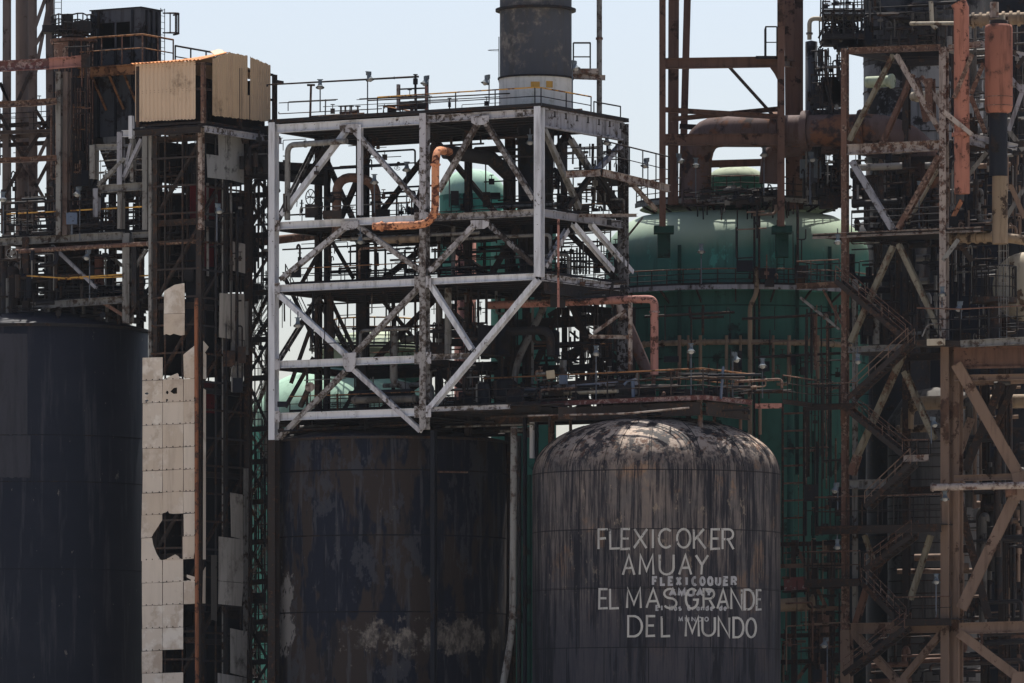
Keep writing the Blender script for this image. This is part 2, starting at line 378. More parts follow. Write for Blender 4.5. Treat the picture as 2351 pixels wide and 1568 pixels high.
def make_lamp():
    # local: foot at origin, lamp head towards -y; pole one metre tall, stretched per copy
    root = bpy.data.objects.new('floodlight', None); COL.objects.link(root); root.empty_display_size = .3
    pole = MB().tube([(0, 0, 0), (0, 0, 1)], .045, 6).build('pole', M['lamppole'], root)
    hd = MB().box((0, -.02, .13), .26, .30, .22).tube([(0, -.06, .03), (0, -.12, -.10)], [.13, .13], 10)
    hd.tube([(0, -.10, -.06), (0, -.16, -.2), (0, -.2, -.32)], [.13, .19, .31], 14, cap=False)
    hd.box((0, .02, .26), .42, .12, .05)
    h = hd.build('lamp_head', M['lamp'], root)
    gl = MB().lathe((0, 0, 0), [(.001, -.19), (.1, -.18), (.17, -.12), (.19, 0), (.12, .1), (.001, .12)], 10)
    g = gl.build('lamp_glass', M['glass'], root); g.location = (0, -.195, -.26); g.rotation_euler = (R_(22), 0, 0)
    return root
LAMP = make_lamp(); lamp_used = [False]
def lamp(head, base, label, Y, rz=0, hang=False, s=1.0, dark=False):
    p = at(*head, Y); q = at(*base, Y) if base else p - Vector((0, 0, .4))
    if not lamp_used[0]: r = LAMP; lamp_used[0] = True; kids = list(r.children)
    else:
        r = LAMP.copy(); COL.objects.link(r); kids = []
        for ch in LAMP.children:
            c = ch.copy(); COL.objects.link(c); c.parent = r; kids.append(c)
    r.location = (p.x, Y, min(q.z, p.z)) if not hang else (p.x, Y, p.z)
    r.rotation_euler = (0, 0, rz); tag(r, label, 'floodlight', 'floodlights about the plant')
    hz = p.z - r.location.z
    for c in kids:
        n = c.name.split('.')[0]
        if n == 'pole':
            c.scale = (1, 1, max(hz + .1, .2)) if not hang else (1, 1, .7)
            c.location = (0, .12, 0)
        elif n == 'lamp_head': c.location = (0, 0, hz); c.scale = (s,) * 3
        else: c.location = (0, -.195 * s, hz - .26 * s); c.scale = (s,) * 3
def handwheel(label, c, axis, r, mat, Y=None, stem=1.0):
    t = Thing('gate_valve', label, 'valve', c); ax = Vector(axis).normalized(); c = Vector(c)
    u = ax.orthogonal().normalized(); v = ax.cross(u); N = 20
    ring = [c + (u * math.cos(2 * math.pi * k / N) + v * math.sin(2 * math.pi * k / N)) * r for k in range(N + 1)]
    w = MB().tube(ring, r * .075, 6, cap=False)
    for k in range(5):
        a = 2 * math.pi * k / 5 + .4; w.tube([c, c + (u * math.cos(a) + v * math.sin(a)) * r], r * .05, 5)
    t.p('handwheel', w, mat); t.tube('stem', [c + ax * -r * .5, c + ax * stem], r * .09, mat)
    t.p('valve_body', MB().tube([c + ax * stem, c + ax * (stem + r * .8)], [r * .3, r * .42], 8).tube([c + ax * (stem + r * .8), c + ax * (stem + r * 1.1)], r * .6, 10), mat)
    return t.o
def stairs(label, p, q, width, wdir, mats=('soot2', 'soot', 'soot2'), name='staircase', rail=True, n=None, stock=.3):
    """one flight between two landings, p the lower end; width along wdir"""
    p, q = Vector(p), Vector(q)
    if p.z > q.z: p, q = q, p
    t = Thing(name, label, 'stairs', p); wd = Vector(wdir).normalized() * width
    for o in (Vector((0, 0, 0)), wd): t.beam('stringer', p + o, q + o, .08, stock, UP, M[mats[0]], rect=True)
    n = n or max(6, int((q.z - p.z) / .24)); run = (q - p); run.z = 0
    for i in range(1, n):
        c = p.lerp(q, i / n); t.p('tread', MB().box(c + wd * .5, .27, width * .94, .045, run.normalized(), wd.normalized()), M[mats[1]])
    if rail:
        for o in (Vector((0, 0, 0)), wd):
            r = t.tube('handrail', [p + o + UP * 1.05, q + o + UP * 1.05], .035, M[mats[2]], 5)
            t.p('mid_rail', MB().tube([p + o + UP * .55, q + o + UP * .55], .025, 5), M[mats[2]], r)
            for i in range(4):
                a = p.lerp(q, i / 3) + o; t.p('post', MB().tube([a, a + UP * 1.05], .03, 5), M[mats[2]], r)
    return t.o
def deck(t, corners, thick, mat, joist=None, jm='soot', name='deck', jn=6):
    """a floor plate from four world corners (order round the edge) with joists below along the first edge"""
    c = [Vector(x) for x in corners]
    t.p(name, MB().plate(c, (0, 0, -thick)), M[mat])
    if joist:
        for i in range(jn):
            f = (i + .5) / jn; a = c[0].lerp(c[3], f); b = c[1].lerp(c[2], f); z = Vector((0, 0, -thick - joist / 2 - .003))
            ins = (b - a).normalized() * .2
            t.beam('joist', a + z + ins, b + z - ins, joist * .5, joist, UP, M[jm])
def tank(label, c, prof, mat, name='tank', cat='tank', seg=72):
    t = Thing(name, label, cat, c); t.p('shell', MB().lathe(c, prof, seg), M[mat]); return t
def ring(t, c, R, z, w, h, mat, name='seam', parent=None, seg=72, a0=0, a1=2 * math.pi):
    c = Vector(c)
    return t.p(name, MB().lathe((c.x, c.y, z), [(R - .05, -h / 2), (R + w, -h / 2), (R + w, h / 2), (R - .05, h / 2)], seg, a0, a1, smooth=False), M[mat], parent)
def arcpts(c, R, z, a0, a1, n): return [Vector((c[0] + R * math.cos(R_(a0 + (a1 - a0) * i / n)), c[1] + R * math.sin(R_(a0 + (a1 - a0) * i / n)), z)) for i in range(n + 1)]
def ladder(t, base, h, wdir, out, mat='soot', cage=True, name='ladder', step=.45):
    b = Vector(base); w = Vector(wdir).normalized() * .25; o = Vector(out).normalized(); mb = MB()
    for s in (-1, 1): mb.tube([b + w * s, b + w * s + UP * h], .03, 5)
    k = .3
    while k < h: mb.tube([b - w + UP * k, b + w + UP * k], .018, 4); k += step
    l = t.p(name, mb, M[mat])
    if cage:
        cg = MB(); z = 2.2
        while z < h + .1:
            cg.tube([b - w * 1.4 + UP * z] + [b + UP * z + w.normalized() * .38 * math.cos(math.pi - math.pi * i / 6) + o * .75 * math.sin(math.pi * i / 6) for i in range(7)] + [b + w * 1.4 + UP * z], .022, 4); z += 1.1
        for i in (1, 2, 3, 4, 5): 
            q = b + w.normalized() * .38 * math.cos(math.pi - math.pi * i / 6) + o * .75 * math.sin(math.pi * i / 6)
            cg.tube([q + UP * 2.2, q + UP * (z - 1.1)], .02, 4)
        t.p('cage', cg, M[mat], l)
    return l
def lerp2(a, b, f): return (a[0] + (b[0] - a[0]) * f, a[1] + (b[1] - a[1]) * f)

# ------------------------------------------------------------------ ground
g = MB(); g.add([(-1500, -700, 0), (1500, -700, 0), (1500, 1500, 0), (-1500, 1500, 0)], [[0, 1, 2, 3]])
o = g.build('ground', M['ground']); tag(o, 'dusty tan ground round the plant', 'ground', None, 'structure')
g = MB(); g.add([(-80, -12, .004), (80, -12, .004), (80, 110, .004), (-80, 110, .004)], [[0, 1, 2, 3]])
o = g.build('concrete_apron', M['asphalt']); tag(o, 'stained concrete apron under the plant', 'pavement', None, 'structure')

# ------------------------------------------------------------------ the white braced frame over the black tank
FC = Vector((1.84, 0, 0))
def F(u, v, z): return FC + UL * u + UR * v + UP * z
fc = (1238, 0)
LV = {1: 47.55, 2: 40.75, 3: 36.4, 4: 31.1, 5: 27.5}
fr = Thing('braced_tower', 'tall white braced steel frame with peeling paint standing over the black tank', 'steel frame', F(10, 5, 0))
CU = (21.27, 9.05, 0.0)
for u, zb, m in ((21.27, 25.8, 'white'), (9.05, 40.2, 'white2'), (0., 36.25, 'white')):
    fr.beam('column', F(u, 0, zb), F(u, 0, 47.75), .50, .6, NL, M[m])
fr.beam('column', F(9.05, 0, 26.2), F(9.05, 0, 40.19), .50, .6, NL, M['whiterust'], 'rust eaten lower length of the middle column')
for u, zs in ((21.27, (40.6, 36.25, 31.0, 27.4)), (9.05, (40.6, 36.25, 31.05, 27.4))):
    for z in zs: fr.p('gusset_plate', MB().box(F(u - .42, 0, z) + NL * .26, .5, .04, .8, UL, NL), M['white2']); u > 20 or fr.p('gusset_plate', MB().box(F(u + .42, 0, z) + NL * .26, .5, .04, .8, UL, NL), M['whiterust'])
fr.beam('column', F(21.27, 0, 0), F(21.27, 0, 25.79), .55, .6, NL, M['soot2'], 'black lower column beside the tank')
fr.beam('column', F(9.05, 1.2, 0), F(9.05, 1.2, 26.19), .34, .36, NL, M['dark'])
for u in CU: fr.beam('column', F(u, 11.5, 0), F(u, 11.5, 47.6), .55, .6, NL, M['white3' if u < 1 else 'soot2'])  # back columns and beams dark: shade and rust put into the colour
for u in (21.27, 9.05): fr.beam('column', F(u, 5.8, 26), F(u, 5.8, 47.2), .4, .42, NL, M['soot2'])
def fbeam(u0, v0, u1, v1, ztop, h, m, w=.34, nm='beam', ins=.31):
    a, b = F(u0, v0, ztop - h / 2), F(u1, v1, ztop - h / 2); d = (b - a).normalized() * ins
    fr.beam(nm, a + d, b - d, w, h, UP, M[m])
fbeam(21.27, 0, 9.05, 0, 47.6, .58, 'white'); fbeam(9.05, 0, 0, 0, 47.6, .5, 'white2')
fbeam(21.27, 0, 9.05, 0, 40.85, .5, 'white'); fbeam(9.05, 0, 0, 0, 40.85, .48, 'whiterust')
fbeam(21.27, 0, 9.05, 0, 36.5, .48, 'white'); fbeam(9.05, 0, 0, 0, 36.5, .44, 'white')
fbeam(21.27, 0, 9.05, 0, 31.25, .5, 'white'); fbeam(9.05, 0, 5.1, 0, 31.3, .4, 'white2')
fbeam(21.27, 0, 9.05, 0, 27.65, .52, 'white'); fbeam(9.05, 0, 2.0, 0, 27.7, .3, 'white2', .25)
fbeam(0, 0, 0, 11.5, 47.72, 1.32, 'greywhite', .4, 'girder'); fbeam(0, 0, 0, 11.5, 40.85, .5, 'greywhite'); fbeam(0, 0, 0, 11.5, 36.5, .5, 'white2')
fbeam(0, 0, 0, 11.5, 36.1, .9, 'soot', .2, 'beam', .6)
for z in (1, 2, 3, 4, 5):
    fbeam(21.27, 11.5, 9.05, 11.5, LV[z], .5, 'soot'); fbeam(9.05, 11.5, 0, 11.5, LV[z], .5, 'soot')
    fbeam(21.27, 0, 21.27, 11.5, LV[z], .45, 'soot2'); fbeam(9.05, 0, 9.05, 11.5, LV[z], .45, 'soot')
def fbrace(p, q, m='white2', w=.33, h=.33, plane='L', off=0.0):
    a = (onL(*p, fc) if plane == 'L' else onR(*p, fc)); b = (onL(*q, fc) if plane == 'L' else onR(*q, fc))
    n = NL if plane == 'L' else NR; d = n * off
    fr.beam('brace', a + d, b + d, w, h, n, M[m])
for p, q, m in [((647, 494), (797, 298), 'white'), ((814, 300), (968, 474), 'white2'), ((1006, 440), (1099, 280), 'whiterust'), ((1113, 278), (1226, 458), 'whiterust'),
                ((645, 642), (794, 521), 'white2'), ((820, 517), (967, 622), 'whiterust'), ((988, 622), (1087, 519), 'white2'), ((1125, 517), (1226, 607), 'white3'),
                ((641, 676), (797, 817), 'white'), ((967, 655), (813, 814), 'whiterust'), ((794, 852), (641, 1006), 'whiterust'), ((813, 849), (967, 990), 'white2'),
                ((990, 655), (1084, 802), 'white'), ((1236, 642), (988, 938), 'white')]:
    fbrace(p, q, m, .36 if m == 'white' else .33, .36 if q != (988, 938) else .5)
fr.beam('sub_post', onL(828, 286, fc) + NL * .05, onL(828, 494, fc) + NL * .05, .3, .32, NL, M['white'])
for x, y in ((804, 296), (1106, 277), (807, 518), (1106, 516), (806, 832)):
    c = onL(x, y, fc) + NL * .21; w = .75 if y != 832 else .55; hh = .62 if y != 832 else 1.3
    fr.p('gusset_plate', MB().plate([c - UL * w + UP * hh * .5, c + UL * w + UP * hh * .5, c + UL * w * .9 - UP * hh * .2, c + UL * w * .4 - UP * hh * .5, c - UL * w * .4 - UP * hh * .5, c - UL * w * .9 - UP * hh * .2], NL * .04), M['white2'])
for p, q, m in [((1248, 295), (1330, 479), 'gold'), ((1424, 334), (1363, 398), 'greywhite'), ((1310, 320), (1358, 394), 'gold'), ((1360, 400), (1300, 478), 'soot'), ((1372, 400), (1425, 480), 'soot'),
                ((1316, 515), (1406, 621), 'white'), ((1302, 528), (1250, 612), 'white2'), ((1356, 515), (1450, 625), 'white')]:
    fbrace(p, q, m, .34, .34, 'R')
# braces of the frame's back face, their shade put into the dark colour
for (u0, z0), (u1, z1) in [((21, 40.9), (15, 47.1)), ((15, 47.1), (9.3, 40.9)), ((9, 40.9), (4.5, 47.1)), ((4.5, 47.1), (0.2, 40.9)), ((21, 36.6), (15, 40.4)), ((15, 40.4), (9.3, 36.6)), ((8.8, 36.6), (4.5, 40.4)), ((4.5, 40.4), (.2, 36.6)),
                           ((21, 31.2), (15, 36.2)), ((15, 36.2), (9.3, 31.2)), ((21, 27.6), (15, 31)), ((15, 31), (9.3, 27.6)), ((8.8, 27.6), (4.5, 36.0)), ((4.5, 36.0), (.2, 27.6))]:
    fr.beam('brace', F(u0, 11.45, z0), F(u1, 11.45, z1), .34, .34, NL, M['soot2'])
for (u0, z0), (u1, z1) in [((16.5, 47), (19.6, 41)), ((11.5, 47), (13.5, 41)), ((5, 40.3), (7.5, 36.5))]:
    fr.beam('brace', F(u0, 5.7, z0), F(u1, 5.7, z1), .34, .3, NL, M['soot2'])
for v0, v1, z0, z1 in ((.4, 5.6, 41, 47), (5.6, 11, 47, 41), (.4, 5.6, 31.2, 36), (5.6, 11.2, 36, 31.2)):
    fr.beam('brace', F(21.2, v0, z0), F(21.2, v1, z1), .3, .3, NR, M['white3'])
# floors
def fdeck(z, u0, u1, v0, v1, m, j=.35, jn=7):
    deck(fr, [F(u0, v0, z), F(u1, v0, z), F(u1, v1, z), F(u0, v1, z)], .08, m, j, 'soot', jn=jn)
fdeck(47.78, 21.6, -.3, -.25, 11.8, 'soot2', .5, 8)
fdeck(40.9, 20.9, .3, 1.2, 11.2, 'soot', .35); fdeck(36.55, 20.9, .3, .3, 11.2, 'soot', .4)
fdeck(31.3, 20.9, 9.4, 9.4, 11.2, 'soot', .15, 4); fdeck(27.7, 20.9, .3, .3, 11.2, 'soot', .4)
fr.p('toe_plate', MB().bar(F(21.5, -.28, 47.86), F(-.3, -.28, 47.86), .03, .2), M['soot'])
fr.p('toe_plate', MB().bar(F(-.33, -.2, 47.86), F(-.33, 11.7, 47.86), .03, .2), M['soot'])
# railings on the top floor
def rl(pts, **k): railing(fr, pts, **k)
zt = 47.82
rl([F(12.9, .1, zt), F(0.4, .1, zt), F(.1, .4, zt), F(.1, 7.2, zt)], h=1.25, step=2.9, rail='soot', top='yellow', r=.045, toe=False, wob=.02)
rl([F(.1, 7.6, zt), F(.1, 11.3, zt)], h=.95, step=4, r=.045, toe=False, mids=())
rl([F(16.5, 9.6, zt), F(14.2, 9.6, zt), F(14.2, 3.0, zt), F(11.5, 3.0, zt)], h=.95, step=1.7, top='orangerail', r=.04, toe=False)
rl([F(11.2, 11, zt), F(3, 11, zt)], h=.9, step=2.2, top='orangerail', r=.04, toe=False)
rl([F(21.2, 10.8, zt), F(16.9, 10.8, zt)], h=1.0, step=1.5, top='soot', r=.05, toe=False)
rl([F(21.2, 4.8, zt), F(16.9, 4.8, zt)], h=.8, step=1.5, top='orangerail', r=.04, toe=False)
# railings on the floors inside
for z, vs, stp in ((40.95, (2.6, 10.4), 1.5), (36.6, (1.1, 6, 10.6), 1.4), (31.3, (10.8,), 1.5), (27.75, (1.0, 5, 10.6), 1.3)):
    for v in vs:
        rl([F(20.6, v, z), F(9.6, v, z)], h=1.1, step=stp, top=('orangerail' if v == vs[0] else None), wob=.03)
        rl([F(8.5, v, z), F(.5, v, z)], h=1.1, step=stp, wob=.03, top=('orangerail' if v == vs[-1] else None))
rl([F(.4, 1.5, 36.6), F(.4, 11, 36.6)], h=1.1, step=1.4); rl([F(.4, 1.5, 40.95), F(.4, 11, 40.95)], h=1.1, step=1.5)
# side gallery hanging off the right face
gal = Thing('walkway', 'narrow railed walkway with rusty pale edge jutting from the white frame right side', 'walkway', c1(200, 0) and onR(*c0(560, 1180), fc))
A, B = onR(*c0(560, 1185), fc) + NR * 1.6, onR(*c0(1050, 1290), fc) + NR * 1.2
gal.beam('edge_beam', A, B, .25, .5, UP, M['rustlight']); 
gal.p('deck', MB().plate([A + UP * .3 - NR * .15, B + UP * .3 - NR * .15, B + UP * .3 - NR * 3.2, A + UP * .3 - NR * 3.2], UP * -.08), M['soot'])
A2 = at(*c0(450, 1190), 2); gal.beam('edge_beam', A2, A - (A - A2).normalized() * .2, .25, .45, UP, M['rustlight'])
railing(gal, [A + UP * .3, B + UP * .3], h=1.9, step=1.9, r=.045, toe=False); railing(gal, [A2 + UP * .3, A + UP * .3], h=1.5, step=1.5, toe=False)
gal.beam('brace', onR(*c0(760, 1240), fc) + NR * 1.4, onR(*c0(965, 1440), fc) + NR * 1.2, .25, .25, NL, M['rustlight'])
gal.beam('edge_beam', at(*c0(540, 1470), 3), at(*c0(930, 1468), 8), .28, .22, UP, M['rustlight'])
gal.beam('brace', at(*c0(975, 1480), 9), at(*c1(735, 245), 9), .1, .12, NL, M['gold'])
# ------------------------------------------------------------------ black tank below the frame
bt = at(893, 1005, 15); Rb = mm(271, 15); zb = at(893, 1000, 15 - Rb).z
T = tank('wide soot black tank with burnt peeling plates under the white frame', (bt.x, 15, 0), [(Rb, 0), (Rb, zb), (Rb - .02, zb + .02), (Rb * .6, zb + .7), (.01, zb + 1.1)], 'blacktank')
ring(T, (bt.x, 15), Rb, zb - .1, .14, .16, 'soot2', 'rim')
for y in (1078, 1228, 1404): ring(T, (bt.x, 15), Rb, at(893, y, 15 - Rb).z, .022, .09, 'dark')
def onCyl(x, y, c, R, out=0):
    Y = c[1] - R
    for _ in range(8):
        X = at(x, y, Y).x - c[0]; Y = c[1] - math.sqrt(max((R + out) ** 2 - X * X, 0.01))
    return at(x, y, Y)
q0, q1 = onCyl(*b2(1240, 128), (bt.x, 15), Rb, .1), onCyl(*b2(1480, 132), (bt.x, 15), Rb, .1)
T.p('bracket', MB().bar(q0, q1, .25, .1), M['rust'])
def cylpatch(c, R, pts, mat, nm, t, out=.012, label=None, n=24):
    """a thin sheet lying on a tank wall: pts = outline as (x0, y0, x1, y1) box in photo px with a ragged edge"""
    x0, y0, x1, y1 = pts; mb = MB(); vs = []; fs = []
    for i in range(n + 1):
        x = x0 + (x1 - x0) * i / n
        for y in (y0 + random.uniform(-1, 1), y1 + random.uniform(-2, 2)): vs.append(onCyl(x, y, c, R, out))
    for i in range(n): fs.append([2 * i, 2 * i + 2, 2 * i + 3, 2 * i + 1])
    mb.add(vs, fs, True); return t.p(nm, mb, M[mat], None, label)

# ------------------------------------------------------------------ left navy tank
nt = at(95, 745, 22); Rn = mm(245, 22); zn = at(95, 741, 22 - Rn).z
T = tank('huge navy black tank filling the lower left with a paler painted patch', (nt.x, 22, 0), [(Rn, 0), (Rn, zn), (Rn - .02, zn + .02), (Rn * .5, zn + 1.0), (.01, zn + 1.4)], 'navytank')
ring(T, (nt.x, 22), Rn, zn - .12, .12, .2, 'soot', 'rim')
for y in (998, 1105, 1306): ring(T, (nt.x, 22), Rn, at(95, y, 22 - Rn).z, .018, .07, 'dark')
cylpatch((nt.x, 22), Rn, (-40, 766, 63, 998), 'patch', 'paint_patch', T, label='paler slate painted patch')
cylpatch((nt.x, 22), Rn, (-40, 1000, 70, 1097), 'patch', 'paint_patch', T)

# ------------------------------------------------------------------ streaked dome tank with the lettering
YD = 4.0; dc = at(1507, 1100, YD); Rd = mm(285, YD); zd = at(1507, 1078, YD - Rd).z; hd = mm(134, YD - 2)
prof = [(Rd, 0), (Rd, zd)] + [(Rd * math.cos(a) ** .88, zd + hd * math.sin(a) ** .95) for a in [math.pi / 2 * i / 22 for i in range(1, 22)]] + [(.01, zd + hd)]
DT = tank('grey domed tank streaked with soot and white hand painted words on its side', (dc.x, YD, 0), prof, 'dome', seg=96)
DCC = (dc.x, YD)
for y in (1077, 1213, 1347, 1486): ring(DT, DCC, Rd, at(1507, y, YD - Rd).z, .01, .03, 'dark', seg=96)
for k in range(17):                                                        # radial laps of the crown plates
    a = R_(-175 + k * 21 + random.uniform(-3, 3)); mb = MB()
    mb.tube([Vector((dc.x + r * math.cos(a) * 1.001, YD + r * math.sin(a) * 1.001, z + .012)) for r, z in prof[2:16]], .022, 5)
    DT.p('plate_lap', mb, M['dark'])
nz = at(*c1(1362, 1290), YD - 3)
pipe('short rusty pale nozzle pipe standing on the dome top under the red platform', [at(*c1(1366, 1395), YD - 5), at(*c1(1362, 1190), YD - 5)], .17, M['rustlight'], 0, ((0, .06), (0, .95)))
# stroke lettering laid on the shell
ARC = lambda cx, cy, rx, ry, a, b, n=14: [(cx + rx * math.cos(R_(a + (b - a) * i / n)), cy + ry * math.sin(R_(a + (b - a) * i / n))) for i in range(n + 1)]
GL = {'F': [[(0, 0), (0, 1), (1, 1)], [(0, .52), (.8, .55)]], 'L': [[(0, 1), (.03, 0), (1, .02)]], 'E': [[(1, 1), (.04, 1), (0, 0), (1, .02)], [(.02, .53), (.85, .53)]],
      'X': [[(0, 0), (1, 1)], [(.05, 1), (.95, 0)]], 'I': [[(.5, 0), (.5, 1)]], 'C': [ARC(.55, .5, .55, .5, 50, 310)], 'O': [ARC(.5, .5, .5, .5, 0, 360, 20)],
      'Q': [ARC(.5, .5, .5, .5, 0, 360, 20), [(.62, .25), (1, -.08)]], 'K': [[(0, 0), (0, 1)], [(.85, 1), (0, .42)], [(.25, .6), (1, 0)]],
      'R': [[(0, 0), (0, 1)] + ARC(.55, .75, .42, .25, 90, -90, 8) + [(0, .5)], [(.5, .5), (1, 0)]], 'A': [[(0, 0), (.52, 1), (1, 0)], [(.2, .34), (.82, .36)]],
      'M': [[(0, 0), (.06, 1), (.5, .2), (.95, 1), (1, 0)]], 'U': [[(0, 1), (0, .35)] + ARC(.5, .35, .5, .35, 180, 360, 8) + [(1, 1)]], 'Y': [[(0, 1), (.5, .5), (1, 1)], [(.5, .5), (.45, 0)]],
      'S': [ARC(.5, .76, .45, .24, 40, 270, 9) + ARC(.5, .26, .48, .26, 90, -150, 9)], 'G': [ARC(.52, .5, .52, .5, 50, 330) + [(1, .45), (.6, .45)]],
      'N': [[(0, 0), (0, 1), (1, 0), (1, 1)]], 'D': [[(0, 0), (0, 1), (.4, 1)] + ARC(.4, .5, .6, .5, 80, -80, 8) + [(.4, 0), (0, 0)]],
      'l': [[(.5, 0), (.5, 1)]], 'a': [ARC(.5, .33, .45, .33, 0, 360, 12), [(.95, .66), (.95, 0)]], 's': [ARC(.5, .5, .42, .16, 40, 270, 7) + ARC(.5, .17, .45, .17, 90, -150, 7)],
      'r': [[(.1, 0), (.1, .66)], ARC(.55, .4, .45, .26, 170, 70, 5)], 'n': [[(0, 0), (0, .66)], ARC(.5, .4, .5, .26, 180, 0, 7) + [(1, 0)]], 'd': [ARC(.5, .33, .45, .33, 0, 360, 12), [(.95, 1), (.95, 0)]],
      'e': [[(.08, .34), (.92, .34)] + ARC(.5, .33, .45, .33, 5, 310, 11)]}
def lettering(items, wpx, mat, out, name, label=None):
    for it in items: letter([it], wpx, mat, out, 'letter', label)
def letter(items, wpx, mat, out, name, label=None):
    mb = MB()
    for ch, x0, x1, y0, y1 in items:
        for st in GL[ch]:
            pts = [(x0 + (x1 - x0) * a, y1 + (y0 - y1) * b) for a, b in st]; n = len(pts)
            closed = abs(pts[0][0] - pts[-1][0]) + abs(pts[0][1] - pts[-1][1]) < .01
            L, Rr = [], []
            for i in range(n):
                a = pts[i - 1] if i else (pts[-2] if closed else pts[0]); b = pts[i + 1] if i < n - 1 else (pts[1] if closed else pts[-1])
                def nrm(p, q):
                    dx, dy = q[0] - p[0], q[1] - p[1]; l = math.hypot(dx, dy) or 1; return (-dy / l, dx / l)
                n1 = nrm(a, pts[i]) if a != pts[i] else nrm(pts[i], b); n2 = nrm(pts[i], b) if b != pts[i] else n1
                mx, my = n1[0] + n2[0], n1[1] + n2[1]; l = math.hypot(mx, my) or 1; mx, my = mx / l, my / l
                k = wpx / 2 * random.uniform(.9, 1.1) / max(.45, mx * n1[0] + my * n1[1])
                L.append((pts[i][0] + mx * k, pts[i][1] + my * k)); Rr.append((pts[i][0] - mx * k, pts[i][1] - my * k))
            for i in range(n - 1):
                mb.add([onCyl(*c2(*p), DCC, Rd, out) for p in (L[i], Rr[i], Rr[i + 1], L[i + 1])], [[0, 1, 2, 3]])
    return DT.p(name, mb, M[mat], None, label)
big = [('F', 672, 735, 520, 655), ('L', 750, 818, 517, 652), ('E', 827, 886, 518, 655), ('X', 912, 1003, 518, 648), ('I', 1030, 1055, 520, 648), ('C', 1083, 1172, 518, 645), ('O', 1207, 1298, 518, 645), ('K', 1322, 1402, 518, 652), ('E', 1440, 1500, 520, 654), ('R', 1518, 1592, 520, 655)]
lettering(big, 15, 'letter', .024, 'lettering')
lettering([('A', 838, 916, 697, 830), ('M', 952, 1046, 695, 828), ('U', 1088, 1184, 693, 828), ('A', 1222, 1304, 697, 828), ('Y', 1336, 1418, 697, 828)], 15, 'letter', .024, 'lettering')
lettering([('E', 676, 734, 928, 1060), ('L', 750, 810, 926, 1060), ('M', 866, 960, 924, 1056), ('A', 998, 1088, 926, 1055), ('S', 1115, 1205, 926, 1058), ('G', 1267, 1348, 926, 1060), ('R', 1388, 1462, 928, 1058), ('A', 1482, 1558, 930, 1060), ('N', 1577, 1648, 930, 1064), ('D', 1667, 1732, 932, 1066), ('E', 1750, 1783, 935, 1068)], 15, 'letter', .024, 'lettering')
lettering([('D', 874, 968, 1112, 1250), ('E', 1000, 1058, 1112, 1248), ('L', 1102, 1160, 1114, 1250), ('M', 1266, 1356, 1118, 1250), ('U', 1380, 1465, 1120, 1246), ('N', 1490, 1563, 1122, 1252), ('D', 1592, 1660, 1124, 1256), ('O', 1680, 1745, 1128, 1256)], 15, 'letter', .024, 'lettering')
def word(s, x0, x1, y0, y1, w, gap=.22):
    n = len(s); adv = (x1 - x0) / (n - gap); out = []
    for i, ch in enumerate(s):
        if ch != ' ': out.append((ch, x0 + adv * i + w / 2, x0 + adv * (i + 1 - gap) - w / 2, y0 + w / 2, y1 - w / 2))
    return out
SL = 'small bold stencil words, worn, between the larger hand lettering'
lettering(word('FLEXICOQUER', 1036, 1616, 840, 906, 15), 17, 'letter2', .016, 'stencil', SL)
lettering(word('AMUAY', 1150, 1452, 925, 978, 15, .12), 17, 'letter2', .016, 'stencil', SL)
lettering(word('El Mas Grande de', 1060, 1548, 1036, 1076, 9, .2), 10, 'letter2', .016, 'stencil', SL)
lettering(word('MUNDO', 1216, 1424, 1116, 1150, 8, .3), 8, 'letter2', .016, 'stencil', SL)

# ------------------------------------------------------------------ red edged platform over the dome
def pf(x, y, Y): return at(x, y, Y)
rp = Thing('platform', 'long railed platform with red edge above the streaked dome tank', 'platform', at(1400, 930, 4))
e0, e1, e2, e3 = at(*c1(-120, 1240), 7.5), at(*c1(1385, 1165), -2.0), at(*c1(1715, 1218), 2.5), at(*c1(1900, 1218), 2.7)
z = (e0.z + e1.z + e2.z) / 3
for v in (e0, e1, e2, e3): v.z = v.z * .3 + z * .7
e0b, e1b, e2b, e3b = (v + Vector((-1.0, 6.5, 0)) for v in (e0, e1, e2, e3))
for a, b, m in ((e0, e1, 'maroon'), (e1, e2, 'maroon')):
    rp.beam('edge_beam', a, b, .25, .30, UP, M[m])
    rp.beam('girder', a - UP * .72 + Vector((.2, .5, 0)), b - UP * .72 + Vector((-.2, .5, 0)), .25, .9, UP, M['soot2'])
rp.beam('edge_beam', at(*c1(1740, 1235), 2.4), at(*c1(1920, 1233), 2.6), .2, .34, UP, M['pink'], rect=True)
rp.p('deck', MB().plate([v + UP * .22 for v in (e0, e1, e2, e2b, e1b, e0b)], UP * -.07), M['soot'])
for i in range(9):
    f = (i + .5) / 9; a = e0.lerp(e1, f); b = e0b.lerp(e1b, f); rp.beam('joist', a - UP * .1 + (b - a).normalized() * .3, b - UP * .1, .2, .35, UP, M['soot'])
railing(rp, [e0 + UP * .23, e1 + UP * .23, e2 + UP * .23], h=1.7, step=2.6, r=.05, top='orangerail', post='soot2', rail='soot2', toe=False, mids=(.35, .68), wob=.04)
railing(rp, [e0b + UP * .23 + Vector((0, -.3, 0)), e1b + UP * .23 + Vector((0, -.3, 0)), e2b + UP * .23 + Vector((0, -.3, 0))], h=1.4, step=1.6, r=.04, top='orangerail', post='soot', wob=.04)
for x, ya, yb, m, w in ((1222, 950, 1052, 'white', .42), (1266, 945, 1080, 'rust', .5), (1232, 955, 1400, 'dark', .3)):
    rp.tube('leg', [at(x, ya, 8), at(x, yb, 8)], w * .48, M[m])
for x in (1310, 1640, 1700, 1745): rp.tube('hanger', [at(x, 930, 9), at(x, 985 + random.random() * 60, 9)], .12, M['tan'])
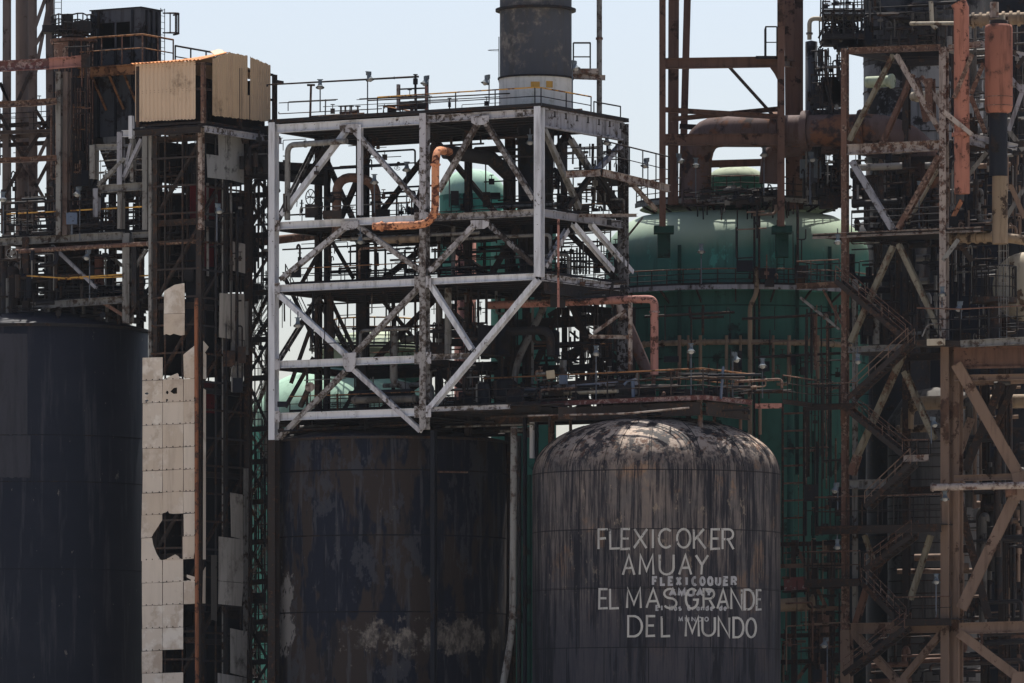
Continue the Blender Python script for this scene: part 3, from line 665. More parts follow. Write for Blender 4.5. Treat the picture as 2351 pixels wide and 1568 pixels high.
# pipes on the platform
pipe('long pale lagged pipe lying along the red platform behind its railing', [e0 + UP * .75 + Vector((0, 1.2, 0)), e0.lerp(e1, .62) + UP * .75 + Vector((0, 1.2, 0))], .15, M['palepipe'], 0, ((0, .3), (0, .6), (0, .9)))
pipe('upper grey lagged pipe lying along the red platform behind its railing', [e0.lerp(e1, .12) + UP * 1.15 + Vector((0, 2.2, 0)), e0.lerp(e1, .62) + UP * 1.3 + Vector((0, 2.2, 0))], .16, M['greywhite'], 0)
pipe('salmon red level pipe bending down to the platform in front of the green vessel', [at(*c1(-80, 548), 9), at(*c1(960, 505), 3), at(*c1(1053, 505), 2.6), at(*c1(1053, 1020), 2.6)], .275, M['pink'], 1.1, ((2, .17),), seg=14, fmat=M['maroon'])
pipe('slim pale rusty support post under the salmon red pipe', [at(*c1(888, 530), 2.5), at(*c1(888, 995), 2.5)], .16, M['rustlight'], 0, name='support_post')
st = Thing('strut', 'pair of rusty pale struts bracing the salmon pipe post', 'strut', at(*c1(610, 760), 3)); 
st.beam('bar', at(*c1(605, 760), 3), at(*c1(875, 765), 2.5), .2, .25, UP, M['rustlight']); st.beam('bar', at(*c1(635, 740), 3.2), at(*c1(860, 580), 3.0), .18, .2, NL, M['rustlight'])
pipe('big dark slanting pipe rising behind the salmon pipe', [at(*c1(740, 430), 11), at(*c1(850, 640), 11), at(*c1(985, 960), 11), at(*c1(1010, 1040), 11)], .42, M['purple'], 2, seg=14)
pipe('short pinkish slanting chute pipe under the frame corner', [at(*c1(738, 415), 9.5), at(*c1(848, 640), 9.5)], .29, M['rustlight'], 0, seg=12)
pipe('thin rusty pole hanging in front of the frame right side', [at(*c1(398, -40), -.6), at(*c1(398, 560), -.6)], .085, M['pink'], 0)
pipe('thin long rod under the red platform above the dome', [at(*c1(190, 1300), 1), at(*c1(870, 1285), -2), at(*c1(1290, 1245), -3)], .06, M['rustlight'], 0, name='rod')
for nm, x, y, w, h, m, L in (('junction_box', 345, 1020, 58, 56, 'boxbeige', 'beige square junction box tilted beside the yellow railing'), ('junction_box', 432, 1055, 60, 62, 'bluebox', 'slate blue square junction box on the red platform'),
                             ('junction_box', 930, 1110, 40, 90, 'greywhite', 'upright pale cabinet beside the blue stand on the red platform'), ('junction_box', 1170, 1010, 46, 46, 'soot2', 'dark motor box on the red platform right of the salmon pipe')):
    p = at(*c1(x, y), 3.5); t = Thing(nm, L, 'box', p); s = 1 / 1.70454 / 1.742 / 34
    t.p('cabinet', MB().box(p, w * s, .5, h * s, Vector((.98, 0, .12 if x == 345 else 0)).normalized()), M[m]); t.p('door', MB().box(p - Vector((0, .27, 0)), w * s * .8, .03, h * s * .8), M[m])
t = Thing('valve_stand', 'blue painted valve stand on the red platform', 'stand', at(*c1(910, 1190), 1.5))
t.tube('post', [at(*c1(910, 1190), 1.5), at(*c1(905, 1060), 1.5)], .13, M['bluebox']); t.tube('arm', [at(*c1(845, 1090), 1.5), at(*c1(870, 1062), 1.5), at(*c1(930, 1055), 1.5)], .09, M['bluebox'])
t = Thing('pipe_rod', 'slanting slate blue rod propped on the right half of the red platform', 'rod', at(*c1(1505, 1190), -.5)); t.tube('rod', [at(*c1(1505, 1185), -.5), at(*c1(1522, 965), -.5)], .1, M['bluebox'])
# grey drain pipe in front of the black tank
pipe('tall beige grey pipe running down between the two tanks and bending left at its foot', [at(1180, 980, 2), at(1177, 1425, 2), at(1172, 1475, 2), at(1150, 1600, 2)], .235, M['gold'], 1, ((0, .985),), seg=12)
for x, y0, y1, m, L in ((1205, 960, 1600, 'dark', 'black thin downpipe right of the beige grey pipe'), (1215, 1090, 1600, 'greendark', 'dark green downpipe close to the dome tank left edge'), (1192, 1000, 1600, 'soot', 'sooty downpipe behind the beige grey pipe')):
    pipe(L, [at(x, y0, 6), at(x, y1, 6)], .16, M[m], 0)
# orange pipe in front of the frame
pipe('bright orange rusty pipe snaking down in front of the white frame', [at(*b0(1360, 1035), 3.5), at(*b0(1265, 1020), -.2), at(*b0(1262, 1530), -.2), at(*b0(840, 1545), 1.2)], .27, M['orange'], 1.3, ((1, .2), (1, .86), (2, .86)), seg=14)
pipe('black pipe feeding the top of the bright orange pipe', [at(*b0(1330, 1035), 3.6), at(*c0(-60, 1080), 6), at(*c0(60, 1190), 8)], .5, M['soot'], 0, seg=12)
# brown arch pipe and its handwheel valve
pipe('brown arched pipe with black far leg inside the frame top storey', [at(773, 545, 9), at(773, 404, 9), at(864, 413, 10), at(864, 500, 10)], .33, M['rust'], 1.3, ((0, .62), (0, .72), (2, .6)), seg=16, fmat=M['soot2'])
handwheel('black spoked handwheel valve beside the brown arched pipe', at(*b0(412, 1343), 7.5), (.6, .5, 0), .52, M['soot'], stem=1.3)
handwheel('small black handwheel valve on the pipe between the white braces', at(*b0(1003, 1147), 7), (.3, -1, .9), .2, M['soot'], stem=.3)
pipe('grey green lagged pipe bending down inside the frame left bay', [at(*b0(255, 1500), 10), at(*b0(257, 990), 10), at(*b0(660, 962), 7)], .2, M['gold'], .6, ((1, .3),), seg=12)
# ------------------------------------------------------------------ charcoal stack on the frame
sc = at(1230, 200, 9); Rs = mm(82.5, 9)
st = Thing('smoke_stack', 'wide charcoal smoke stack with pale base rising from the white frame', 'smoke stack', (sc.x, 9, 47.9))
z0, z1, z2 = 47.95, at(1230, 172, 9 - Rs).z, at(1230, 14, 9 - Rs).z
st.p('base_drum', MB().lathe((sc.x, 9, 0), [(Rs + .06, z0 - .1), (Rs + .06, z1)], 64), M['concrete'])
st.p('barrel', MB().lathe((sc.x, 9, 0), [(Rs, z1 - .1), (Rs, z2 + 14)], 64), M['stack'])
ring(st, (sc.x, 9), Rs + .05, z1, .1, .12, 'soot'); ring(st, (sc.x, 9), Rs, z2, .3, .16, 'soot', 'flange')
ring(st, (sc.x, 9), Rs + .05, at(1230, 195, 9 - Rs).z, .03, .45, 'yellow', 'yellow_band', a0=R_(262), a1=R_(276)); ring(st, (sc.x, 9), Rs + .05, at(1230, 193, 9 - Rs).z, .03, .45, 'yellow', 'yellow_band', a0=R_(286), a1=R_(297))
st.p('duct', MB().lathe((sc.x, 9, 0), [(Rs * .45, 37), (Rs * .52, 47.5)], 32), M['dark'])
pl = Thing('stack_platform', 'small railed bracket platform on the right side of the smoke stack', 'platform', at(1330, 180, 10))
pl.p('deck', MB().box(at(*c0(560, 497), 10), 2.2, 2.5, .35), M['rustlight']); pl.beam('edge_beam', at(*c0(495, 522), 9), at(*c0(718, 530), 9), .2, .35, UP, M['rustlight'])
q = [at(*c0(500, 490), 8.9), at(*c0(615, 490), 8.9), at(*c0(615, 490), 11), at(*c0(500, 490), 11)]; railing(pl, q, h=2.0, step=2.2, r=.055, toe=False)
t = Thing('ladder', 'thin caged ladder on the left edge of the smoke stack', 'ladder', at(*b0(1690, 560), 9)); ladder(t, at(*b0(1697, 560), 9), 3.1, (0, 1, 0), (-1, 0, 0), cage=True)
pole = Thing('vent_pole', 'tall thin grey rusty vent pole right of the smoke stack', 'pole', at(1375, 500, 13))
pole.tube('pole', [at(1376, 470, 13), at(1376, -60, 13)], .19, M['gold'], 12); 
pole.p('collar', MB().tube([at(1376, 86, 13), at(1376, 91, 13)], .25, 12), M['rust'])

# ------------------------------------------------------------------ clad lift tower
tc = (463, 10.0)
def TLp(x, y, o=0.0): return onL(*a1(x, y), tc) + NL * o      # x, y in the second left tile
def TRp(x, y, o=0.0): return onR(*a1(x, y), tc) + NR * o
tw = Thing('lift_tower', 'tall burnt lift tower with torn beige cladding sheets on its lower half', 'tower', (TLp(1370, 600).x, 12, 0))
K = TLp(1372, 600); K.z = 0; WL, WR = 4.5, 6.0
def Tw(u, v, z): return K + UL * u + UR * v + UP * z
zt = 47.0
for u, v, m, w in ((.25, .25, 'soot2', .42), (WL - .2, .2, 'gold', .26), (WL - .55, .35, 'soot2', .34), (0, WR, 'soot2', .42), (WL, WR, 'soot', .42), (0, WR * .5, 'soot', .3)):
    tw.beam('column', Tw(u, v, 0), Tw(u, v, zt), w, w, NL, M[m])
zr0 = 47.3
for i in range(24):
    z = zr0 - i * 1.93
    if z < 1: break
    tw.beam('girt', Tw(.2, .05, z), Tw(WL - .35, .05, z), .09, .13, UP, M['soot2'], rect=True); tw.beam('girt', Tw(.05, .2, z - .1), Tw(.05, WR - .2, z - .1), .09, .13, UP, M['lamppole_dark' if i % 2 else 'soot2'], rect=True)
    tw.beam('girt', Tw(.2, WR, z - .2), Tw(WL - .2, WR, z - .2), .2, .25, UP, M['soot'], rect=True)
    if i % 3 == 0:
        tw.beam('beam', Tw(.2, .35, z - .6), Tw(WL - .4, .35, z - .6), .3, .42, UP, M['soot2']); tw.beam('beam', Tw(.3, .25, z - .7), Tw(.3, WR - .2, z - .7), .28, .4, UP, M['soot'])
        tw.beam('brace', Tw(.25, .5, z - .6), Tw(WL - .4, .5, z - 6.0), .22, .22, NL, M['soot2']); tw.beam('brace', Tw(.3, .3, z - 6.2), Tw(.3, WR - .3, z - .7), .22, .22, NR, M['soot2'])
for f in (.36, .68): tw.beam('mullion', Tw(WL * f, .12, 2), Tw(WL * f, .12, zt), .1, .1, NL, M['soot2'], rect=True)
for f, m in ((.33, 'lamppole_dark'), (.48, 'gold'), (.86, 'soot2')): tw.beam('mullion', Tw(.1, WR * f, 2), Tw(.1, WR * f, zt), .1, .1, NR, M[m], rect=True)
# dark rear walls with gaps
for k, (za, zb2) in enumerate(((0, 30.2), (30.5, 36), (36.4, 43.3), (43.9, 46.8))):
    tw.p('rear_wall', MB().plate([Tw(WL + .02, .7, za), Tw(WL + .02, WR - .1, za), Tw(WL + .02, WR - .1, zb2), Tw(WL + .02, .7, zb2)], UL * .03), M['soot'])
    tw.p('rear_wall', MB().plate([Tw(.3, WR + .12, za), Tw(WL, WR + .12, za), Tw(WL, WR + .12, zb2), Tw(.3, WR + .12, zb2)], UR * .03), M['dark'])
for x0, y0, x1, y1 in ((1410, 1255, 1480, 1500), (1500, 1270, 1640, 1490)):
    a = (x0 / 1.70454 / 1.742237, y0 / 1.70454 / 1.742237); b = (x1 / 1.70454 / 1.742237, y1 / 1.70454 / 1.742237)
    tw.p('red_panel', MB().plate([onR(a[0], a[1], tc) - NR * 1.4, onR(b[0], a[1], tc) - NR * 1.4, onR(b[0], b[1], tc) - NR * 1.4, onR(a[0], b[1], tc) - NR * 1.4], NR * .04), M['redplate'])
tw.p('red_panel', MB().plate([TRp(1410, 1070, -1.4), TRp(1580, 1075, -1.4), TRp(1580, 1280, -1.4), TRp(1410, 1270, -1.4)], NR * .04), M['redplate'])
tw.p('red_panel', MB().plate([TRp(1500, 120, -1.4), TRp(1570, 125, -1.4), TRp(1570, 280, -1.4), TRp(1500, 280, -1.4)], NR * .04), M['redplate'])
for za, zb2 in ((31, 46.6), (14, 29.5), (2, 13)): tw.p('lift_shaft', MB().box(Tw(2.2, 3.6, (za + zb2) / 2), 1.7, 1.8, zb2 - za, UL, UR), M['dark'])
# cladding sheets: rows of three, torn ones drawn out
rows = [905, 1062, 1215, 1368, 1525, 1678, 1830, 1980, 2135, 2290, 2445, 2600, 2757, 2910, 3064, 3220]
cx_ = [977, 1115, 1257, 1349]
def yy(r, x): return rows[r] - (x - 977) * .042 - max(0, r - 5) * .6
def sheet(pts, holes=(), o=.10, mat='sheet', P=TLp, nn=NL, name='cladding_sheet'):
    if mat == 'sheet' and random.random() < .5: mat = 'sheetb'
    o += random.uniform(-.012, .012)
    return tw.p(name, MB().plate([P(x, y, o + random.uniform(-.02, .03)) for x, y in pts], nn * .02, [[P(x, y, o) for x, y in h] for h in holes]), M[mat])
def blob(cx, cy, rx, ry, n=9): return [(cx + rx * random.uniform(.8, 1.15) * math.cos(2 * math.pi * i / n), cy + ry * random.uniform(.8, 1.15) * math.sin(2 * math.pi * i / n)) for i in range(n)]
special = {(0, 1): ([(1118, 1060), (1122, 1055), (1162, 1033), (1214, 1010), (1222, 1016), (1226, 1036), (1250, 1050), (1256, 1050), (1256, 1051)], ()),
           (0, 2): ([(1262, 1048), (1258, 888), (1347, 812), (1347, 1046)], ()), (1, 0): (None, [blob(1008, 1150, 13, 8), blob(1008, 1198, 13, 7)]),
           (1, 1): (None, [[(1168, 1136), (1190, 1112), (1214, 1108), (1214, 1150), (1190, 1152)], blob(1147, 1141, 9, 12), blob(1146, 1193, 8, 6)]),
           (1, 2): (None, [blob(1334, 1180, 7, 10)]), (6, 1): ([(1114, yy(6, 1114)), (1256, yy(6, 1256)), (1256, 1966), (1185, 1970), (1158, 1966), (1150, 1948), (1140, 1958), (1112, 1966)], ()),
           (7, 0): ([(973, 1980), (1112, 1974), (1112, 2012), (1075, 2070), (1050, 2110), (1043, 2130), (970, 2134)], ()), (7, 1): 0,
           (8, 0): ([(970, 2137), (1043, 2134), (1052, 2185), (1075, 2240), (1106, 2291), (970, 2291)], ()), (8, 1): ([(1108, 2291), (1150, 2274), (1202, 2246), (1222, 2258), (1240, 2276), (1252, 2280), (1252, 2284)], ()),
           (8, 2): ([(1252, 2124), (1347, 2120), (1347, 2270), (1338, 2270), (1331, 2226), (1326, 2274), (1252, 2280)], ()),
           (9, 2): ([(1250, 2436), (1250, 2428), (1312, 2420), (1280, 2402), (1281, 2384), (1347, 2402), (1347, 2434)], ()),
           (11, 2): 0, (12, 2): 0, (13, 1): 0, (13, 2): 0, (14, 2): 0}
for r in range(15):
    for c in range(3):
        sp = special.get((r, c), ())
        if sp == 0: continue
        x0, x1 = cx_[c] + 1.5 - (4 if r > 5 and c == 0 else 0), cx_[c + 1] - 1.5
        j = lambda: random.uniform(-1.5, 1.5)
        out = [(x0, yy(r, x0) + 2 + j()), (x1, yy(r, x1) + 2 + j()), (x1, yy(r + 1, x1) - 1 + j()), ((x0 + x1) / 2, yy(r + 1, (x0 + x1) / 2) + j()), (x0, yy(r + 1, x0) - 1 + j())]
        if sp: sheet(sp[0] or out, sp[1])
        else: sheet(out)
for r in range(1, 15):                                                     # the rows of bolts
    mb = MB()
    for c in range(3):
        if special.get((r, c), ()) == 0: continue
        for f in (.2, .5, .84):
            x = cx_[c] + f * (cx_[c + 1] - cx_[c]); p = TLp(x, yy(r, x) - 5, .13); tw.p('bolt', MB().box(p, .07, .05, .07), M['soot'])
    0
sheet([(1125, 452), (1150, 436), (1198, 408), (1230, 402), (1265, 397), (1265, 602), (1125, 606)]); sheet([(1125, 608), (1265, 604), (1265, 750), (1235, 754), (1190, 741), (1165, 752), (1140, 744), (1125, 751)])
sheet([(1262, 884), (1320, 836), (1345, 812), (1345, 890), (1328, 896), (1298, 936), (1290, 925)], o=.16)
for pts in ([(1380, 790), (1414, 832), (1392, 870), (1400, 886), (1398, 1050), (1378, 1050)], [(1382, 1115), (1398, 1125), (1396, 2280), (1380, 2280)], [(1380, 2360), (1396, 2330), (1392, 2580), (1372, 2580)]): sheet(pts, (), .06, 'sheet', TRp, NR)
for pts, m in (([(1480, 905 - 1534), (1655, 935 - 1534), (1655, 1250 - 1534), (1562, 1228 - 1534), (1405, 1210 - 1534), (1400, 1050 - 1534), (1482, 1062 - 1534)], 'sheetgrey'),
               ([(1570, 110), (1660, 130), (1660, 330), (1570, 310)], 'sheetdark'), ([(1487, 465), (1655, 470), (1660, 785), (1572, 778), (1483, 765)], 'sheetdark'), ([(1570, 777), (1652, 790), (1650, 1070), (1565, 1060)], 'sheetdark'),
               ([(1662, 520), (1688, 520), (1688, 885), (1657, 885)], 'gold'), ([(1560, 1824), (1645, 1839), (1645, 2144), (1565, 2124)], 'sheetdark'), ([(1480, 2124), (1648, 2144), (1648, 2440), (1480, 2425)], 'sheetdark'), ([(1480, 2428), (1648, 2443), (1640, 2600), (1480, 2584)], 'sheetdark'),
               ([(1560, 2749), (1640, 2765), (1675, 2770), (1675, 3084), (1560, 3054)], 'sheetdark'), ([(1475, 3054), (1675, 3088), (1675, 3300), (1475, 3300)], 'sheetdark'), ([(1650, 1660), (1682, 1660), (1680, 2900), (1650, 2890)], 'gold'), ([(1430, 2250), (1470, 2250), (1470, 2700), (1430, 2690)], 'greydim')):
    sheet(pts, (), .1, m, TRp, NR)
pipe('orange rusty riser pipe running up the corner of the beige clad tower', [TLp(1363, 3300, .35), TLp(1357, 500, .35)], .145, M['riser'], 0)
tw.beam('corner_post', onL(*a0(1388, 850), tc) + NL * .3, onL(*a0(1388, 1568), tc) + NL * .3, .35, .3, NL, M['rustlight'])
# ------------------------------------------------------------------ corrugated shack on the tower
sc_ = (468, 8.6)
def corrugated(P, xs0, xs1, top, bot, nn, per, amp=.055, sub=4):
    """wave-profile sheet between photo columns xs0..xs1 on the plane P; top/bot give the edges"""
    mb = MB(); n = max(2, int((xs1 - xs0) / per * sub)); vs = []
    for i in range(n + 1):
        x = xs0 + (xs1 - xs0) * i / n; d = nn * (amp * math.sin(2 * math.pi * i / sub + .8))
        for y in (top(x), bot(x)): vs.append(P(x, y, sc_) + d)
    m = len(vs); th = nn * -.012; vs += [v + th for v in vs]
    fs = [[2 * i, 2 * i + 2, 2 * i + 3, 2 * i + 1] for i in range(n)] + [[m + 2 * i + 1, m + 2 * i + 3, m + 2 * i + 2, m + 2 * i] for i in range(n)]
    fs += [[2 * i, m + 2 * i, m + 2 * i + 2, 2 * i + 2] for i in range(n)] + [[2 * i + 1, 2 * i + 3, m + 2 * i + 3, m + 2 * i + 1] for i in range(n)] + [[0, 1, m + 1, m], [2 * n, m + 2 * n, m + 2 * n + 1, 2 * n + 1]]
    return mb.add(vs, fs)
sh = Thing('rooftop_shed', 'tan corrugated metal shed with orange roof edge perched on the lift tower', 'shed', onL(468, 278, sc_))
jit = lambda a: (lambda s: lambda x: a(x) + 1.1 * math.sin(x * 1.9 + s) + .6 * math.sin(x * 5.3))(random.random() * 6)
lin = lambda x0, y0, x1, y1: (lambda x: y0 + (y1 - y0) * (x - x0) / (x1 - x0))
sh.p('front_wall', corrugated(onL, 311.6, 448, jit(lin(312, 146, 448, 140)), jit(lin(312, 280, 448, 273)), NL, 9.1), M['corr'])
def gable(x): return 136 - (x - 487) * .39 if x < 528 else (120.5 + (x - 528) * .19 if x < 570 else 128.5 + (x - 570) * .42)
sh.p('gable_wall', corrugated(onR, 487, 567.5, jit(gable), jit(lin(487, 265, 622, 280)), NR, 5.0, .05), M['corr2'])
sh.p('gable_wall', corrugated(onR, 573.5, 621.5, jit(gable), jit(lin(487, 265, 622, 280)), NR, 5.0, .05), M['corr2'])
sh.p('gable_wall', corrugated(onR, 567.8, 573.2, lin(560, 222, 574, 218), lin(487, 265, 622, 280), NR, 3.0, .03), M['corr2'])
K2 = onL(468, 200, sc_); ze = onL(468, 139, sc_).z; zb_ = onL(468, 276, sc_).z
def Sh(u, v, z): q = K2 + UL * u + UR * v; q.z = z; return q
LW, LG = 5.55, 9.3
for u, v in ((.1, .1), (LW - .1, .1), (LW - .1, LG - .1), (.1, LG - .1), (.1, LG * .5)): sh.beam('post', Sh(u, v, zb_ - .2), Sh(u, v, ze - .1), .28, .28, NL, M['rust' if u < 1 and v < 1 else 'soot2'])
for z in (zb_ - .1, zb_ + 2.2, ze - .15):
    sh.beam('rail', Sh(.3, .1, z), Sh(LW - .3, .1, z), .14, .16, UP, M['soot2']); sh.beam('rail', Sh(.1, .3, z), Sh(.1, LG - .3, z), .14, .16, UP, M['soot2'])
sh.p('rear_wall', MB().plate([Sh(LW, .4, zb_), Sh(LW, LG, zb_), Sh(LW, LG, ze), Sh(LW, .4, ze)], UL * .03), M['soot'])
sh.p('rear_wall', MB().plate([Sh(LW, LG, zb_), Sh(1.0, LG, zb_), Sh(1.0, LG, ze - .4), Sh(LW, LG, ze - .4)], UR * .03), M['soot'])
sh.p('floor', MB().plate([Sh(-.2, -.2, zb_ - .3), Sh(LW + .2, -.2, zb_ - .3), Sh(LW + .2, LG + .2, zb_ - .3), Sh(-.2, LG + .2, zb_ - .3)], UP * -.12), M['soot'])
sh.beam('floor_beam', Sh(-.2, -.2, zb_ - .62), Sh(-.2, LG + .3, zb_ - .62), .3, .42, UP, M['white2']); sh.beam('floor_beam', Sh(0.1, -.25, zb_ - .65), Sh(LW, -.25, zb_ - .65), .3, .42, UP, M['soot2'])
# roof: corrugated slope down to the eave over the front wall, and the far slope
def roof(eave, ridge, mat, nm):
    """wave-profile slope between two edges, each given by its left and right end"""
    n = 76; vs = []; mb = MB()
    for i in range(n + 1):
        d = UP * (.05 * math.sin(2 * math.pi * i / 4))
        for a, b in (eave, ridge): vs.append(a.lerp(b, i / n) + d)
    m = len(vs); vs += [v + UP * -.014 for v in vs]
    fs = [[2 * i, 2 * i + 2, 2 * i + 3, 2 * i + 1] for i in range(n)] + [[m + 2 * i + 1, m + 2 * i + 3, m + 2 * i + 2, m + 2 * i] for i in range(n)] + [[2 * i, m + 2 * i, m + 2 * i + 2, 2 * i + 2] for i in range(n)]
    sh.p(nm, mb.add(vs, fs), M[mat])
pk = onR(528, 119, sc_); vr = (pk - K2).dot(UR); zr = pk.z
roof((Sh(LW + .3, -.35, ze + .08), Sh(.05, -.3, ze + .06)), (Sh(LW + .3, vr, ze + .3), Sh(.1, vr, zr)), 'tile', 'roof_sheet')
roof((Sh(LW + .3, vr, ze + .32), Sh(.6, vr, zr - .2)), (Sh(LW + .3, LG + .1, ze - .1), Sh(.6, LG + .1, ze - .3)), 'corr', 'roof_sheet')
for k in range(5):
    p = Sh(.15 + .3 * k, vr - 1.3 + .35 * k, zr - .42 + .1 * k); sh.p('torn_flap', MB().plate([p, p + UL * .35 + UP * .12, p + UL * .45 + UR * 1.2 + UP * .42, p + UR * 1.1 + UP * .3], UP * .03), M['corr'])
sh.p('bracket', MB().box(Sh(.0, LG + .25, ze - .6), .3, .9, .22, UL, UR), M['soot2'])
pipe('long thin dark level pipe above the frame top from shed to valve tree', [at(*b0(118, 590), 14), at(*b0(118, 578), 14), at(*b0(1150, 522), 11)], .075, M['soot2'], 0, ((1, .84), (1, .98)))
t = Thing('pipe_support', 'thin rusty post carrying the long thin pipe above the frame top', 'post', at(*b0(410, 810), 13)); t.tube('post', [at(*b0(410, 810), 13), at(*b0(416, 580), 13)], .085, M['rust']); t.p('saddle', MB().box(at(*b0(416, 580), 13), .55, .3, .12), M['soot2'])
vt = Thing('valve_tree', 'dark stacked valve tree beside a railed box frame on the roof deck', 'valve', at(*b0(1128, 760), 10.5))
vt.tube('riser', [at(*b0(1128, 760), 10.5), at(*b0(1128, 505), 10.5)], .09, M['soot']); vt.p('valve', MB().tube([at(*b0(1128, 575), 10.5), at(*b0(1128, 535), 10.5)], .17, 10), M['soot']); vt.p('handwheel', MB().tube([at(*b0(1128, 512), 10.5), at(*b0(1128, 506), 10.5)], .16, 12), M['soot'])
for x in (1012, 1205): vt.beam('side_post', at(*b0(x, 755), 10), at(*b0(x, 575 if x < 1100 else 560), 10), .2, .2, NL, M['pink' if x > 1100 else 'rustlight'])
for y in (600, 660, 690): vt.tube('pipe_run', [at(*b0(1020, y + 8), 10.3), at(*b0(1200, y), 10.3)], .06, M['soot'])
vt.p('skid', MB().box(at(*b0(1110, 722), 10.2), 1.9, 1.0, .4), M['soot2'])
t = Thing('deck_valves', 'low cluster of small valves on the left end of the roof deck', 'valve', at(*b0(650, 790), 12))
for x in (620, 650, 690, 735):
    t.tube('stem', [at(*b0(x, 795), 12), at(*b0(x, 725), 12)], .07, M['rustlight']); t.p('handwheel', MB().tube([at(*b0(x, 727), 12), at(*b0(x, 722), 12)], .2, 12), M['soot'])
t.tube('header', [at(*b0(610, 770), 12), at(*b0(745, 760), 12)], .09, M['rust'])

# ------------------------------------------------------------------ left structure
lc = (295, 15.0)
def LP(x, y, o=0): return onL(x, y, lc) + NL * o
lf = Thing('steel_framework', 'two storey grey steel platform frame over the navy tank at the left edge', 'steel frame', LP(200, 740))
def lbeam(x0, y0, x1, y1, w, h, m, o=0., n=UP, nm='beam'): lf.beam(nm, LP(x0, y0, o), LP(x1, y1, o), w, h, n, M[m])
lbeam(-20, 557, 285, 541, .4, .52, 'gold', .1); lbeam(303, 540, 345, 538, .3, .4, 'gold'); lbeam(-20, 500, 345, 476, .2, .3, 'rust', -8)
lbeam(75, 703, 286, 688, .4, .5, 'gold', .1); lbeam(8, 712, 60, 708, .4, .45, 'gold'); lbeam(-20, 722, 60, 720, .3, .25, 'soot')
for x, y0, y1, m, w in ((295, 536, 742, 'gold', .6), (64, 545, 748, 'soot2', .55), (3, 560, 760, 'soot2', .4), (312, 560, 700, 'soot', .4), (118, 565, 690, 'soot', .3), (24, 705, 752, 'gold', .3)): lbeam(x, y1, x, y0, w, w, m, .05, NL, 'column')
lbeam(112, 563, 214, 660, .22, .22, 'greywhite', -.4, NL, 'brace'); lbeam(337, 573, 302, 625, .22, .22, 'gold', 0, NL, 'brace'); lbeam(230, 690, 290, 728, .22, .22, 'rust', 0, NL, 'brace'); lbeam(318, 690, 297, 728, .2, .2, 'soot2', 0, NL, 'brace'); lbeam(218, 668, 285, 590, .24, .24, 'soot', -6, NL, 'brace'); lbeam(20, 700, 62, 735, .2, .2, 'soot', 0, NL, 'brace')
lbeam(160, 575, 190, 600, .2, .2, 'gold', -5, NL, 'brace')
for yy_, x0, x1, sl in ((541, -20, 345, .053), (688, 70, 345, .06)):
    a, b = LP(x0, yy_ - 9 + (290 - x0) * sl, -.3), LP(x1, yy_ - 9 + (290 - x1) * sl, -.3); b.z = a.z
    lf.p('deck', MB().plate([a, b, b + UR * 8, a + UR * 8], UP * -.1), M['soot'])
    for k in range(6): lf.beam('joist', a.lerp(b, (k + .5) / 6) - UP * .3, a.lerp(b, (k + .5) / 6) + UR * 8 - UP * .3, .2, .38, UP, M['soot2'])
    railing(lf, [a + UR * .1, b + UR * .1], h=1.75 if yy_ < 600 else 1.5, step=1.7, top='yellow', r=.05, wob=.03, mids=(.3, .62)); railing(lf, [a + UR * 7.8, b + UR * 7.8], h=1.2, step=1.6, r=.045, wob=.03, mids=(.3, .62))
for k in range(7): lf.tube('hanger', [LP(110 + 27 * k, 694, -1.5), LP(110 + 27 * k, 742, -1.5)], .13, M['soot2' if k % 2 else 'gold'], 6)
pipe('long level rusty red pipe crossing the left platform frame to the lift tower', [LP(48, 580, .9), LP(330, 563, .9), LP(465, 556, .9)], .16, M['rust'], 0, ((0, .5), (1, .2)), fmat=M['rustlight'])
t = Thing('gantry', 'small white steel gantry frame standing beside the lift tower', 'steel frame', a0(900, 1300) and LP(300, 435, -1))
def gp(x, y, o=0): return LP(*a0(x, y), o)
for p, q, w, m in (((825, 900), (825, 1260), .42, 'greywhite'), ((998, 890), (998, 1568), .42, 'gold'), ((660, 1285), (660, 1480), .4, 'greywhite'), ((826, 1310), (826, 1560), .4, 'gold'), ((895, 790), (897, 945), .3, 'white'), ((905, 950), (905, 1240), .3, 'gold'), ((972, 820), (972, 890), .25, 'gold'), ((640, 990), (640, 1220), .45, 'gold')):
    t.beam('column', gp(*p), gp(*q), w, w, NL, M[m])
for p, q, w, m in (((838, 912), (985, 905), .45, 'white'), ((668, 1290), (990, 1268), .55, 'gold'), ((640, 1005), (820, 1000), .4, 'gold')): t.beam('beam', gp(*p), gp(*q), .35, w, UP, M[m])
for p, q, m in (((680, 1262), (860, 1080), 'gold'), ((900, 980), (868, 1140), 'greywhite'), ((972, 950), (850, 1210), 'greywhite')): t.beam('brace', gp(*p, .1), gp(*q, .1), .26, .26, NL, M[m])
railing(t, [gp(670, 1255), gp(815, 1245), gp(990, 1240)], h=1.6, step=1.2, rail='gold', post='gold', r=.045, toe=False)
